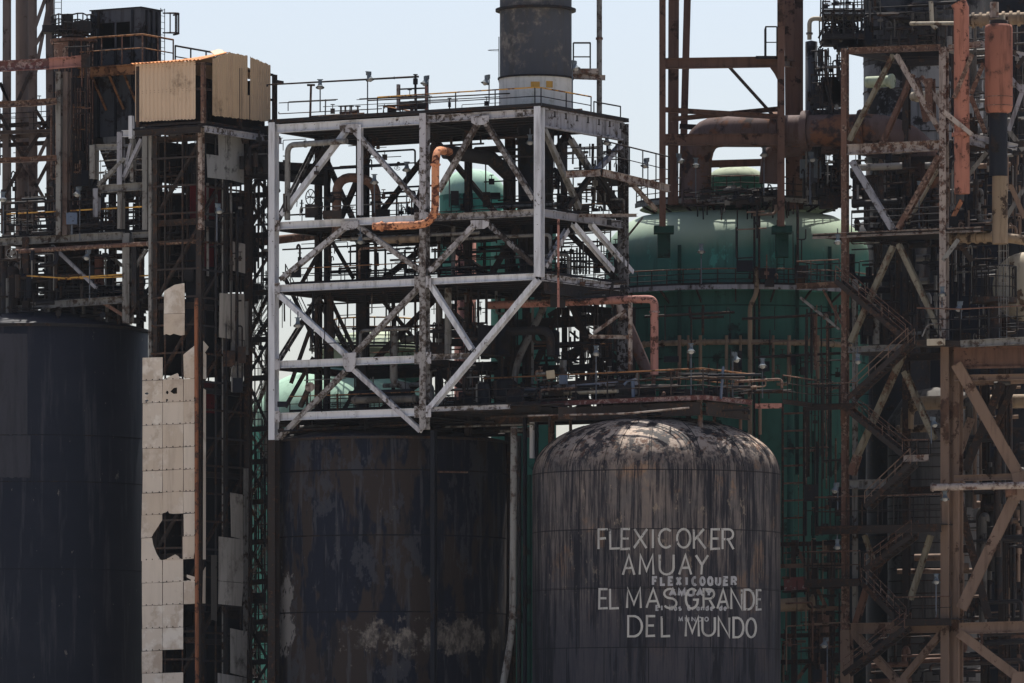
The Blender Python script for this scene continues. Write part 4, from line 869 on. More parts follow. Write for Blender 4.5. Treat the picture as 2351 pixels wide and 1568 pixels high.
# far lattice mast with the brown chimney
ch = Thing('chimney', 'tall brown grey chimney at the far left inside a lattice mast', 'chimney', at(62, 900, 34)); Rc = mm(17.5, 34)
ch.p('flue', MB().lathe((at(51, 0, 34).x, 34, 0), [(mm(16, 34), 0), (mm(15, 34), 75)], 28), M['chimney']); ch.p('flue', MB().lathe((at(73, 0, 34.5).x, 34.5, 0), [(mm(7, 34), 0), (mm(7, 34), 75)], 18), M['chimney'])
lm = Thing('lattice_mast', 'brown grey lattice mast bracing the far left chimney', 'mast', at(60, 900, 34))
for x0, x1 in ((75, 73), (116, 112), (12, 14)):
    for Y in (31.5, 36.5): lm.beam('leg', at(x0 + (Y > 33) * 6, 900, Y), at(x1 + (Y > 33) * 4, -30, Y), .45, .5, (0, -1, 0), M['chimney'])
for p, q in (((20, 235), (0, 190)), ((40, 235), (70, 165)), ((78, 185), (112, 8)), ((78, 70), (108, -15)), ((80, 105), (112, 50)), ((0, 262), (55, 365)), ((0, 190), (25, 240)), ((55, 250), (115, 320)), ((118, 265), (52, 365)), ((52, 370), (120, 490)), ((50, 375), (5, 460)), ((82, 252), (114, 302)), ((118, 360), (60, 470)), ((90, 490), (30, 545)), ((118, 300), (80, 380))):
    lm.beam('brace', at(*p, 31.2), at(*q, 31.2), .24, .26, (0, -1, 0), M['chimney' if random.random() < .6 else 'soot2'])
for y, m in ((285, 'soot2'), (312, 'chimney'), (330, 'soot2'), (480, 'chimney')): lm.beam('strut', at(-15, y + 5, 31.5), at(122, y - 3, 31.5), .3, .3, UP, M[m])
railing(lm, [at(-5, 303, 31), at(118, 296, 31)], h=1.3, step=1.2, r=.03, toe=False, mids=(.35, .7)); lm.beam('walkway_beam', at(-10, 305, 31), at(120, 300, 31), .5, .25, UP, M['chimney'])
ladder(lm, at(*a0(395, 170), 33), 6, (1, 0, 0), (0, -1, 0), 'soot')
for y0, y1, x1, m, h in ((152, 140, 188, 'maroon', .75), (240, 232, 130, 'rust', .42), (368, 362, 130, 'rust', .36)):
    t = Thing('cross_beam', {152: 'deep maroon cross beam reaching in from the left edge near the top', 240: 'thin rusty cross beam in the middle left of the lattice mast', 368: 'lowest thin rusty cross beam at the left edge'}[y0], 'beam', at(60, y0, 17))
    t.beam('beam', at(-20, y0 + 1, 17), at(x1 * .6, (y0 + y1) / 2 + .5, 17), .4, h, UP, M[m]); t.beam('beam', at(x1 * .6, (y0 + y1) / 2, 16.9), at(x1, y1, 16.9), .45, h * 1.03, UP, M['pink' if y0 == 152 else m])
    if y0 == 152: t.p('bolt_box', MB().box(at(197, 140, 16.7), .6, .6, .9), M['soot'])
rc = Thing('rusty_column', 'burnt rusty cylindrical vessel with flaking sides left of the dark cabin', 'vessel', at(170, 420, 24)); Rr = mm(47, 24)
rcx = at(170, 300, 24); zt_ = at(170, 90, 24 - Rr).z
rc.p('shell', MB().lathe((rcx.x, 24, 0), [(Rr, 20), (Rr, at(0, 425, 24).z), (Rr * .96, at(0, 424, 24).z), (Rr * .96, zt_), (Rr * .5, zt_ + .4), (.01, zt_ + .5)], 40), M['soot2'])
ring(rc, (rcx.x, 24), Rr, zt_, .25, .2, 'rust', 'rim'); ring(rc, (rcx.x, 24), Rr, at(0, 425, 24).z, .3, .3, 'soot', 'rim')
for k in range(9):
    x = 125 + k * 11; y = random.uniform(100, 300); rc.tube('cable', [at(x, y, 24 - Rr - .2), at(x + random.uniform(-2, 2), 470, 24 - Rr - .2)], .06, M['rust' if k % 3 else 'soot'], 5)
for y in (175, 246, 297, 349, 395):
    rc.tube('bracket', [at(*a0(500, y * 2.97), 21), at(*a0(580, y * 2.97), 21)], .05, M['orangerail'], 5)
for x in (515, 530, 548): rc.tube('riser', [at(*a0(x, 600), 21), at(*a0(x, 1290), 21)], .05, M['rust'], 5)
rc.p('red_plate', MB().lathe((rcx.x, 24, 0), [(Rr + .03, at(0, 145, 24 - Rr).z), (Rr + .03, at(0, 95, 24 - Rr).z)], 16, R_(200), R_(262)), M['rust'])
for x, m in ((a0(408, 0)[0], 'gold'), (a0(450, 0)[0], 'chimney')):
    solo('steel_column', {'gold': 'grey streaked steel column in front of the rusty vessel', 'chimney': 'warped brown grey timber like column next to the grey one'}[m], 'column', MB().ibeam(at(x, 540, 17.4), at(x + (2 if m != 'gold' else 0), 165, 17.4), .40, .42, NL), M[m])
cp = Thing('caged_platform', 'burnt railed platform crowning the rusty cylindrical vessel', 'platform', at(160, 90, 24))
railing(cp, arcpts((rcx.x, 24), Rr + .1, zt_ + .2, 175, 365, 14), h=1.6, step=.9, r=.05, mids=(.3, .65), wob=.06); railing(cp, arcpts((rcx.x, 24), Rr + .1, zt_ + .2, 5, 175, 14), h=1.5, step=1.2, r=.05, mids=(.4,), wob=.08)
cp.p('debris', MB().box(at(150, 68, 24), 3.2, 1.5, .5).box(at(190, 62, 23), 1.2, 1, .8).box(at(178, 70, 23), .6, .6, 1.0), M['soot'])
cp.p('debris', MB().box(at(155, 50, 23), .8, .3, 1.1), M['soot'])
# charcoal cabin
bc = (323.5, 22.0)
cb = Thing('cabin', 'tall charcoal sheet clad cabin with two dark vent openings near its roof', 'building', onL(323, 300, bc)); Kb = onL(323.5, 18, bc); zT = Kb.z; zB = onL(323, 310, bc).z
def Cb(u, v, z): q = Kb + UL * u + UR * v; q.z = z; return q
LB, WB = abs((onL(209.5, 50, bc) - Kb).dot(UL)), abs((onR(370, 29, bc) - Kb).dot(UR))
cb.p('wall', MB().plate([Cb(0, 0, zB), Cb(LB, 0, zB), Cb(LB, 0, zT), Cb(0, 0, zT)], NL * -.08, [[Cb(.85, 0, zT - 1.5), Cb(3.0, 0, zT - 1.5), Cb(3.0, 0, zT - .55), Cb(.85, 0, zT - .55)], [Cb(3.15, 0, zT - 1.5), Cb(3.65, 0, zT - 1.5), Cb(3.65, 0, zT - .55), Cb(3.15, 0, zT - .55)]]) if 0 else
     MB().plate([Cb(0, 0, zB), Cb(LB, 0, zB), Cb(LB, 0, zT), Cb(0, 0, zT)], NL * -.08, [[Cb(LB * .22, 0, zT - 2.75), Cb(LB * .50, 0, zT - 2.75), Cb(LB * .50, 0, zT - .9), Cb(LB * .22, 0, zT - .9)], [Cb(LB * .53, 0, zT - 2.75), Cb(LB * .84, 0, zT - 2.75), Cb(LB * .84, 0, zT - .9), Cb(LB * .53, 0, zT - .9)]]), M['boxclad'])
cb.p('wall', MB().plate([Cb(0, .09, zB), Cb(0, WB, zB), Cb(0, WB, zT), Cb(0, .09, zT)], NR * -.08), M['boxclad'])
cb.p('wall', MB().plate([Cb(LB, .09, zB), Cb(LB, WB, zB), Cb(LB, WB, zT), Cb(LB, .09, zT)], UL * -.08), M['dark']); cb.p('wall', MB().plate([Cb(.09, WB, zB), Cb(LB - .09, WB, zB), Cb(LB - .09, WB, zT), Cb(.09, WB, zT)], UR * -.08), M['dark'])
cb.p('roof', MB().plate([Cb(-.1, -.1, zT + .09), Cb(LB + .1, -.1, zT + .09), Cb(LB + .1, WB + .1, zT + .09), Cb(-.1, WB + .1, zT + .09)], UP * -.08), M['dark'])
cb.p('vent_sill', MB().bar(Cb(LB * .18, -.12, zT - 2.8), Cb(LB * .88, -.12, zT - 2.8), .15, .12), M['boxclad'])
for f in (.16, .5, .84): cb.beam('rib', Cb(LB * f, -.08, zB), Cb(LB * f, -.08, zT - (2.9 if f == .5 else .1)), .14, .12, NL, M['dark'], rect=True)
for f in (.25, .5, .75): cb.beam('rib', Cb(-.07, WB * f, zB), Cb(-.07, WB * f, zT - .1), .14, .12, NR, M['dark'], rect=True)
cb.beam('rib', Cb(.1, -.08, zB + 5), Cb(LB - .1, -.08, zB + 5), .12, .1, UP, M['dark'], rect=True)
ladder(cb, Cb(-.25, WB * .93, zT - 11), 11.2, UR, NR, 'soot', cage=False)
cg = MB()
for z in (zT - 1.5, zT - .1): cg.tube([Cb(-.3, WB * .9 + .1, z)] + [Cb(-.3 - .85 * math.sin(math.pi * i / 6), WB * .9 + .1 + 1.3 * i / 6, z - .05) for i in range(7)], .07, 5)
for i in range(1, 6): cg.tube([Cb(-.3 - .85 * math.sin(math.pi * i / 6), WB * .9 + .1 + 1.3 * i / 6, z) for z in (zT - 1.5, zT - .1)], .05, 5)
cb.p('ladder_cage', cg, M['soot'])
cw = Thing('walkway', 'rusty orange railed walkway wrapping the charcoal cabin at mid height', 'walkway', onL(260, 158, bc))
zw = onL(260, 158, (323.5, 19)).z
cw.beam('edge_beam', Cb(LB + 1.5, -1.6, zw), Cb(-1.0, -1.6, zw), .3, .7, UP, M['orangerail']); cw.p('deck', MB().plate([Cb(LB + 1.5, -1.75, zw + .4), Cb(-1.2, -1.75, zw + .4), Cb(-1.2, -.1, zw + .4), Cb(LB + 1.5, -.1, zw + .4)], UP * -.06), M['soot2'])
railing(cw, [Cb(LB + 1.5, -1.6, zw + .42), Cb(-1.2, -1.6, zw + .42), Cb(-1.2, WB * .9, zw + .42)], h=2.0, step=1.9, rail='orangerail', post='rust', r=.06, toe=False)
cw.p('deck', MB().plate([Cb(-.12, -.05, zw + .4), Cb(-1.2, -.05, zw + .4), Cb(-1.2, WB + 8, zw + .4), Cb(-.12, WB + 8, zw + .4)], UP * -.06), M['soot2']); railing(cw, [Cb(-1.2, WB, zw + .42), Cb(-1.2, WB + 8, zw + .42)], h=1.6, step=2.2, r=.06, toe=False)
for f in (.1, .4, .75): cw.beam('brace', Cb(LB * f, -1.5, zw - .3), Cb(LB * f - .3, -.1, zw - 2.6), .12, .14, NR, M['orangerail'])
hop = Thing('hopper', 'torn dark hopper hanging under the charcoal cabin', 'hopper', Cb(LB / 2, WB / 2, zB - 4)); hop.p('cone', MB().add([Cb(.2, .2, zB), Cb(LB - .2, .2, zB), Cb(LB - .2, WB - .2, zB), Cb(.2, WB - .2, zB), Cb(LB * .4, WB * .4, zB - 4.5), Cb(LB * .6, WB * .4, zB - 4.5), Cb(LB * .6, WB * .6, zB - 4.5), Cb(LB * .4, WB * .6, zB - 4.5)], [[0, 1, 5, 4], [1, 2, 6, 5], [2, 3, 7, 6], [3, 0, 4, 7], [4, 5, 6, 7], [3, 2, 1, 0]]), M['soot2'])
hop.p('torn_sheet', MB().plate([Cb(LB * .35, -.1, zB), Cb(LB * .75, -.1, zB), Cb(LB * .68, -.2, zB - 1.2), Cb(LB * .52, -.15, zB - 1.0), Cb(LB * .42, -.2, zB - 1.9)], NL * .03), M['gold'])
for u, v in ((.2, .2), (LB - .2, .2), (.2, WB - .2), (LB - .2, WB - .2)): cb.beam('leg', Cb(u, v, 22), Cb(u, v, zB - .02), .4, .42, NL, M['soot2'])
# ------------------------------------------------------------------ green vessels
def dome_prof(R, z, h, n=12, ex=.9): return [(R * math.cos(math.pi / 2 * i / n) ** ex if i < n else .01, z + h * math.sin(math.pi / 2 * i / n)) for i in range(1, n + 1)]
YG = 32.0; gx = at(1692, 600, YG).x; Rg = mm(302, YG); zs = at(0, 575, YG - Rg * .4).z; GC = (gx, YG)
gv = Thing('green_vessel', 'huge dark sea green domed vessel behind the rusty columns on the right', 'vessel', (gx, YG, 0))
zt2 = at(0, 482, YG).z; zr1 = at(0, 657, YG - Rg).z
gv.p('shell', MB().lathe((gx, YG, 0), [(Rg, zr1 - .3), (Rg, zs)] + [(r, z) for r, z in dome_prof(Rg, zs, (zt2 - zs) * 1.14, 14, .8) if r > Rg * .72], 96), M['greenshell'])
gv.p('lower_shell', MB().lathe((gx, YG, 0), [(Rg * .8, 0), (Rg * .8, 24), (Rg - .01, 27), (Rg - .01, zr1 - .3)], 96), M['green'])  # darker green than above: the shade down here is put into the colour
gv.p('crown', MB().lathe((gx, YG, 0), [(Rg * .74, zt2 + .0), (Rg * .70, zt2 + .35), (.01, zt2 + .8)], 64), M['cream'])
0 and gv.p('shoulder', MB().lathe((gx, YG, 0), [(r + .02, z) for r, z in dome_prof(Rg, zs, (zt2 - zs) * 1.12, 24, .8) if Rg * .72 < r < Rg * .985], 96), M['palegreen'], None, 'shoulder painted pale for sunlight')
for y in (700, 820): ring(gv, GC, Rg, at(0, y, YG - Rg).z, .03, .1, 'greendark')
for x in (1830, 1905, 1560):
    p = onCyl(x, 700, GC, Rg, .05); gv.beam('rib', (p.x, p.y, 24), (p.x, p.y, zs), .25, .2, (0, -1, 0), M['greendark'])
lid = at(1690, 415, 30); Rl = mm(66, 30)
gv.p('manhole', MB().lathe((lid.x, 30, 0), [(Rl * .95, zt2), (Rl * .95, lid.z)], 40), M['green']); gv.p('manhole_dome', MB().lathe((lid.x, 30, 0), [(Rl, lid.z)] + dome_prof(Rl, lid.z, mm(34, 30)), 40), M['cream']); gv.p('manhole_cap', MB().lathe((at(1682, 0, 30).x, 30, 0), [(.95, lid.z + .9), (.95, lid.z + 1.3), (.7, lid.z + 1.45), (.01, lid.z + 1.5)], 24), M['green'])
ring(gv, (lid.x, 30), Rl, lid.z, .15, .25, 'green', 'flange')
# top platform of the green vessel and its ring walkway
def ring_walk(label, z, R, a0_, a1_, w, h, m='soot', edge='gold', parts=True):
    t = Thing('ring_walkway', label, 'walkway', (GC[0], GC[1] - R, z)); ns = 40
    t.p('deck', MB().lathe((GC[0], GC[1], z), [(R - w, 0), (R, 0), (R, -.12), (R - w, -.12), (R - w, 0)], ns, R_(a0_), R_(a1_), smooth=False), M['soot'])
    t.p('edge_strip', MB().lathe((GC[0], GC[1], z), [(R + .01, -.3), (R + .07, -.3), (R + .07, .03), (R + .01, .03), (R + .01, -.3)], ns, R_(a0_), R_(a1_), smooth=False), M[edge])
    railing(t, arcpts(GC, R - .05, z + .02, a0_, a1_, 20), h=h, step=1.35, rail=m, top='rust', post='soot2', r=.045, mids=(.35, .68), wob=.03)
    for k in range(9):
        a = R_(a0_ + (a1_ - a0_) * (k + .5) / 9); d = Vector((math.cos(a), math.sin(a), 0)); c = Vector((GC[0], GC[1], 0))
        t.beam('bracket', c + d * (R - .1) + UP * (z - .25), c + d * (R - w) + UP * (z - 1.1), .1, .14, (0, 0, 1), M['soot2'])
    return t
zr1 = at(0, 657, YG - Rg).z
ring_walk('curved railed walkway ringing the green vessel below its shoulder', zr1, Rg + 1.3, 200, 335, 1.4, 1.15, edge='greywhite')
tp = ring_walk('railed platform circling the pale crown of the green vessel', zt2 + .25, Rg * .80, 195, 345, 1.9, 1.5, 'soot2')
for k in range(26):
    a = R_(random.uniform(245, 300)); x = GC[0] + (Rg * .80) * math.cos(a); y = GC[1] + Rg * .80 * math.sin(a)
    tp.tube('cable', [Vector((x, y - .1, zt2)), Vector((x + random.uniform(-.2, .2), y - .9, zt2 - random.uniform(.8, 4.2)))], .05, M['soot2' if k % 3 else 'soot'], 5)
z9 = at(0, 787, YG - Rg).z
pipe('tan lagged ring pipe running level round the front of the green vessel', arcpts(GC, Rg + .9, z9, 213, 320, 24), .2, M['tanpipe'], 0, [(i, .5) for i in range(1, 24, 2)], seg=12)
for i, (x, dy, r, m) in enumerate(((1560, 100, .13, 'tan'), (1608, 95, .12, 'tanpipe'), (1580, 70, .09, 'tan'), (1668, 110, .12, 'tanpipe'), (1700, 85, .09, 'tanpipe'), (1775, 85, .1, 'tan'), (1812, 95, .12, 'tanpipe'), (1850, 90, .1, 'tan'), (1878, 120, .11, 'tan'), (1500, 110, .14, 'tan'))):
    p, q = onCyl(x, 787, GC, Rg, 1.0), onCyl(x, 787 + dy, GC, Rg, 1.0); up = onCyl(x, 770, GC, Rg, 1.0)
    pipe(['tan dropper pipe hanging from the ring pipe behind the salmon pipe', 'thick tan dropper pipe left of the second brown stub on the green vessel', 'thin hooked dropper pipe under the tan ring pipe', 'tan dropper pipe in the middle of the green vessel front', 'thin tan dropper pipe right of the middle one', 'tan dropper pipe just left of the tall riser', 'tan dropper pipe right of the tall riser', 'thin tan dropper near the right end of the ring pipe', 'long tan dropper pipe at the right end of the ring pipe', 'wide tan dropper pipe at the left end of the ring pipe'][i],
         [up, q] if i % 3 else [up, q, q + Vector((-.9, -.1, 0))], r, M[m], .4 if i % 3 == 0 else 0)
pipe('tall tan riser pipe with a cap standing before the green vessel', [onCyl(1722, 1500, GC, Rg, 2.1), onCyl(1722, 700, GC, Rg, 2.1), onCyl(1737, 675, GC, Rg, 2.1), onCyl(1737, 612, GC, Rg, 2.1)], .16, M['tanpipe'], .6, ((2, .4), (2, .92)), seg=12)
for x, m in ((1743, 'soot2'), (1732, 'soot')):
    pipe({1743: 'dark conduit beside the tall tan riser pipe', 1732: 'black conduit close behind the tall tan riser pipe'}[x], [onCyl(x, 1100, GC, Rg, .9), onCyl(x, 480, GC, Rg, .9)], .08, M[m], 0)
ld = Thing('ladder', 'long dark vertical ladder on the green vessel right of the riser', 'ladder', onCyl(1820, 990, GC, Rg, .4))
ladder(ld, onCyl(1825, 1300, GC, Rg * .8, 1.5), 17, (1, 0, 0), (0, -1, 0), 'rust', cage=False, step=1.1)
ladder(ld, onCyl(1792, 660, GC, Rg, .5), 4.8, (1, 0, 0), (0, -1, 0), 'soot2', cage=True)
for x, y0, y1, R2, m in ((1815, 1130, 1600, .9, 'green'), (1868, 1170, 1600, .5, 'greendark')):
    pipe({1815: 'thick teal green downcomer pipe low behind the dome tank', 1868: 'thin dark green downcomer pipe low behind the dome tank'}[x], [at(x, y0 - 180, 20), at(x, y1, 20)], mm(R2 * 9, 20), M[m], 0, seg=14)
# small pale green dome and tall green column behind the frame
def vessel(label, x, y, w, Y, mat, top=None, hd=.6, yb=None, cream=None):
    c = at(x, y, Y); R = mm(w / 2, Y); t = Thing('green_vessel', label, 'vessel', (c.x, Y, 0)); zb0 = at(x, yb, Y).z if yb else 0
    t.p('shell', MB().lathe((c.x, Y, 0), [(R, zb0), (R, c.z)], 56), M[mat]); t.p('head', MB().lathe((c.x, Y, 0), [(R, c.z)] + dome_prof(R, c.z, R * hd), 56), M[cream or mat])
    ring(t, (c.x, Y), R, c.z, .03, .12, mat); return t, c, R
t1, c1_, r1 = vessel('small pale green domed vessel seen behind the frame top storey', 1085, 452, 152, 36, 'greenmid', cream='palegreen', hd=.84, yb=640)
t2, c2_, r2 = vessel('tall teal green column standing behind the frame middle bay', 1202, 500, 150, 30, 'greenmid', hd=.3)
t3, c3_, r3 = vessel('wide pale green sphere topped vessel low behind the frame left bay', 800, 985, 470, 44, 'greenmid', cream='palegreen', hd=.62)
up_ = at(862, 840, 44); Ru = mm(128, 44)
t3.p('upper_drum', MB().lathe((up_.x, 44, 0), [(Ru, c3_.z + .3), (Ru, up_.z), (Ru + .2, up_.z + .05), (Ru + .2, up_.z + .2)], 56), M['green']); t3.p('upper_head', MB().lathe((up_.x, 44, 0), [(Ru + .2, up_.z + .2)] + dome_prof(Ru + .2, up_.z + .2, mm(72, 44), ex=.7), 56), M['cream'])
ring(t3, (up_.x, 44), Ru, up_.z + 1.2, .8, .12, 'soot', 'gallery')
railing(t3, arcpts((up_.x, 44), Ru * .75, up_.z + 1.8, 180, 360, 12), h=1.6, step=1.4, top='yellow', r=.05); railing(t3, arcpts((up_.x, 44), Ru + .7, up_.z + 1.3, 180, 360, 14), h=1.3, step=1.3, top='orangerail', r=.045)
# small vessel between the frame and the green one: red brown column
t = Thing('vessel', 'reddish brown column vessel behind the frame right bay', 'vessel', at(1068, 640, 27)); t.p('shell', MB().lathe((at(1068, 0, 27).x, 27, 0), [(mm(25, 27), 0), (mm(25, 27), at(0, 535, 27).z), (.01, at(0, 525, 27).z)], 24), M['pink'])
# ------------------------------------------------------------------ brown four legged tower on the green vessel
bt_ = Thing('derrick', 'brown four legged steel derrick standing on the green vessel', 'steel tower', at(1680, 480, 26))
legs = [((1521, 520), (1521, -40), 18.6, .45), ((1545, 470), (1547, -40), 26, .75), ((1566, 470), (1579, -40), 29, .5), ((1793, 520), (1793, -40), 18.6, .5), ((1816, 480), (1812, -40), 26, .7), ((1834, 480), (1834, -40), 29, .6)]
for (p, q, Y, w) in legs: bt_.beam('leg', at(*p, Y), at(*q, Y), w, w * .9, (0, -1, 0), M['brown'])
for p, q, Y, h, m in (((1528, 146), (1785, 142), 19.3, .75, 'brown'), ((1528, 321), (1785, 320), 18.8, .8, 'brown'), ((1575, 378), (1785, 372), 26, .5, 'brown'), ((1528, 252), (1786, 268), 19.2, .34, 'brown'), ((1540, 274), (1786, 250), 19.6, .32, 'brown'), ((1560, 290), (1600, 292), 26, .35, 'soot2')):
    bt_.beam('cross_beam', at(*p, Y), at(*q, Y), .4, h, UP, M[m])
for Y0, x in ((19.5, 1521), (19.5, 1793)):
    for y in (143, 320): bt_.beam('cross_beam', at(x + 3, y, Y0), at(x + 28, y + 5, 28), .35, .5, UP, M['brown'])
bt_.tube('tie_rod', [at(*c0(1560, 452), 20), at(*c0(1870, 795), 20)], .12, M['soot2'], 6)
for x in (1524, 1795): bt_.p('bracket', MB().box(at(x, 528, 19.5), 1.4, 1.6, .5).box(at(x, 560, 20.3), .9, 1.2, 1.9), M['greendark'])
bt_.p('knee_plate', MB().plate([at(*c0(1830, 452), 19.2), at(*d0(195, 452), 19.2), at(*d0(195, 545), 19.2), at(*d0(172, 500), 19.2), at(*d0(140, 455), 19.2)], (0, .1, 0)), M['brown'])
dl = Thing('balcony', 'small dark railed balcony on the right leg of the brown derrick', 'platform', at(*d0(150, 400), 19)); dl.p('deck', MB().box(at(*d0(150, 398), 19.5), 2.2, 2.0, .14), M['soot']); a, b = at(*d0(115, 395), 18.6), at(*d0(190, 395), 18.6); railing(dl, [a, b], h=2.2, step=1.2, r=.05, toe=False, mids=(.5,)); railing(dl, [a, a + Vector((0, 1.9, 0))], h=2.2, step=1, r=.05, toe=False)
# ------------------------------------------------------------------ great brown overhead pipe
big_p = pipe('giant brown purple overhead pipe arching from the green vessel to the right structure', [at(1597, 470, 26), at(1599, 301, 26), at(1770, 302, 20.8), at(2040, 297, 18.5), at(2128, 350, 18.5), at(2128, 520, 19)], 1.12, M['purple'], 3.6, ((2, .05), (2, .3), (2, .78)), seg=24)
pipe('second brown purple elbow pipe dropping behind the derrick right leg', [at(1765, 420, 24), at(1772, 345, 24), at(1830, 335, 24), at(1990, 330, 24)], .7, M['purple'], 2.2, seg=18)
# small grey column with gooseneck beside the derrick
t = Thing('vessel', 'slim dark grey column vessel with a gooseneck right of the derrick', 'vessel', at(*d0(425, 640), 22)); t.p('shell', MB().lathe((at(*d0(425, 0), 22).x, 22, 0), [(mm(14, 22), at(0, 420, 22).z), (mm(14, 22), at(*d0(0, 285), 22).z), (.01, at(*d0(0, 275), 22).z)], 24), M['boxclad'])
t.tube('gooseneck', [at(*d0(412, 270), 22), at(*d0(412, 125), 22), at(*d0(500, 128), 22)], .16, M['palepipe'], 12, .6); t.p('flange', MB().tube([at(*d0(412, 235), 22), at(*d0(412, 222), 22)], .24, 12), M['gold'])
# ------------------------------------------------------------------ grey reactor and dark drums added to stand for the shade on the right
YR = 27.0; rx = at(2120, 0, YR).x
rv = Thing('reactor', 'massive soot streaked grey reactor vessel behind the right hand rusty frame', 'vessel', (rx, YR, 0))
Rt = mm(138, YR); z430 = at(0, 338, YR).z; z560 = at(0, 480, YR).z; z950 = at(0, 960, YR).z
rv.p('upper_shell', MB().lathe((rx, YR, 0), [(Rt, at(0, 155, YR).z), (Rt, 62)], 64), M['sootclad']); rv.p('lower_shell', MB().lathe((rx, YR, 0), [(Rt - .02, z430), (Rt - .02, at(0, 155, YR).z)], 64), M['greyclad'])
rv.p('cone', MB().lathe((rx, YR, 0), [(Rt * .62, z560), (Rt, z430)], 64), M['dark'])
rx2 = at(2150, 0, 30).x
rv.p('skirt', MB().lathe((rx2, 30, 0), [(mm(112, 30), 0), (mm(112, 30), z950), (mm(70, 30), z950 + 2), (.01, z950 + 2.4)], 64), M['greydim'])
for y in range(985, 1600, 29): ring(rv, (rx2, 30), mm(112, 30), at(0, y, 30 - 3).z, .025, .07, 'soot2')
for y in (60, 130, 200, 300): ring(rv, (rx, YR), Rt, at(0, y, YR - Rt).z, .03, .08, 'soot2')
for x, y0, R2, Y, m, L in ((2290, 372, 200, 44, 'dark', 'wide black drum added for the shadow behind the right frame'), (2005, 545, 110, 48, 'dark', 'black drum added for the shadow between the green vessel and the right frame'), (2345, -200, 95, 40, 'soot', 'dark tower vessel added for the shade behind the red hanging vessel'), (2062, 352, 74, 38, 'soot', 'black vessel added for the shade inside the rusty frame under the overhead pipe')):
    c = at(x, y0, Y); T = tank(L, (c.x, Y, 0), [(mm(R2, Y), 0), (mm(R2, Y), c.z), (.01, c.z + 1.5)], m, 'drum', 'drum', 56); ring(T, (c.x, Y), mm(R2, Y), c.z - .5, .1, .3, 'soot2', 'rim')
    for zz in (12, 20, 28): ring(T, (c.x, Y), mm(R2, Y), zz, .06, .2, 'soot2')
# ------------------------------------------------------------------ right rusty frame
rf_c = (2168, 6.0)
def RP(x, y, o=0): return onL(x, y, rf_c) + NL * o
rf = Thing('lattice_tower', 'tall rusty open frame with zigzag braces on the right side', 'steel frame', (RP(2060, 600).x, 8, 0))
def rb(p, q, w, h, m, n=NL, nm='brace', o=0): rf.beam(nm, RP(*p, o), RP(*q, o), w, h, n, M[m])
rb((1941, 1445), (1940, 112), .42, .42, 'rust', nm='column'); rb((1944, 1700), (1944, 1446), .7, .6, 'tan', nm='column'); rb((2168, 780), (2167, 108), .5, .5, 'rustlight', nm='column')
rb((1954, 1445), (1954, 640), .3, .3, 'gold', nm='column', o=-.6)
rb((2176, 1700), (2176, 790), .62, .8, 'tan', nm='column', o=.1); rb((2192, 1700), (2192, 790), .45, .7, 'tan', nm='column', o=-.5)
for p, q, h, m in (((1950, 117), (2160, 109), .42, 'rust'), ((1948, 344), (2162, 334), .72, 'rustlight'), ((1868, 543), (2259, 526), .34, 'rustlight'), ((1950, 803), (2080, 797), .4, 'gold'), ((1952, 1112), (2035, 1111), .62, 'gold'), ((1955, 1443), (2165, 1440), .75, 'tan')):
    rf.beam('beam', RP(*p, .1), RP(*q, .1), .35, h, UP, M[m])
for p, q, w, m, o in [((1950, 322), (2051, 126), .3, 'khaki', 0), ((2058, 126), (2161, 306), .3, 'rustlight', 0), ((1948, 318), (2020, 155), .34, 'rust', -5), ((2040, 160), (2140, 310), .32, 'rustlight', -5), ((2015, 160), (2035, 262), .3, 'rust', -6), ((2038, 270), (2090, 160), .3, 'rustlight', -8), ((2060, 165), (2062, 262), .55, 'rust', -5),
                      ((1956, 371), (2050, 527), .38, 'greywhite', 0), ((2157, 358), (2063, 525), .38, 'rust', 0), ((2060, 372), (1990, 498), .32, 'palepipe', -6),  # the pale inner brace has its sunlight put into the colour
                      ((2051, 565), (1953, 785), .36, 'khaki', 0), ((2063, 561), (2161, 765), .36, 'khaki', 0), ((2010, 560), (2045, 800), .3, 'soot2', -5), ((2048, 560), (2048, 790), .3, 'soot', -2),
                      ((2077, 853), (2146, 1008), .4, 'khaki', 0), ((2073, 815), (1969, 1045), .4, 'khaki', 0), ((1969, 1045), (1955, 1090), .5, 'rust', 0), ((2137, 1229), (2090, 1377), .35, 'khaki', 0), ((1985, 1229), (2008, 1296), .3, 'khaki', 0), ((2020, 1229), (1975, 1330), .3, 'soot2', -2),
                      ((1989, 1353), (1965, 1432), .4, 'brown', 0), ((1962, 1454), (2058, 1562), .5, 'tan', 0), ((2163, 1452), (2074, 1558), .42, 'tan', 0)]:
    rb(p, q, w, w, m, o=o)
rf.p('gusset_plate', MB().plate([RP(2050, 1556, .25), RP(2085, 1556, .25), RP(2092, 1580, .25), RP(2043, 1580, .25)], NL * .05), M['tan'])
for x, v in ((1945, 9), (2168, 9)): 
    a = RP(x, 1600); b = RP(x, 115); rf.beam('column', Vector((a.x, a.y, 0)) + UR * v, b + UR * v, .45, .45, NL, M['soot2'])
for y in (112, 340, 536, 800, 1111, 1441):
    a, b = RP(1945, y + 4), RP(2168, y - 5); rf.beam('beam', a + UR * 9, b + UR * 9, .3, .5, UP, M['soot2']); rf.beam('beam', a + UR * .3, a + UR * 8.7, .28, .4, UP, M['soot2'])
rf.p('deck', MB().plate([RP(1868, 540, .2), RP(2259, 524, .2), RP(2259, 524, .2) + UR * 6, RP(1868, 540, .2) + UR * 6], UP * -.1), M['soot'])
railing(rf, [RP(1955, 535), RP(2160, 524)], h=1.5, step=1.3, r=.045, toe=False, mids=(.35, .7), wob=.04); railing(rf, [RP(1955, 338), RP(2160, 330)], h=1.1, step=1.5, r=.035, toe=False, wob=.03) if 0 else None
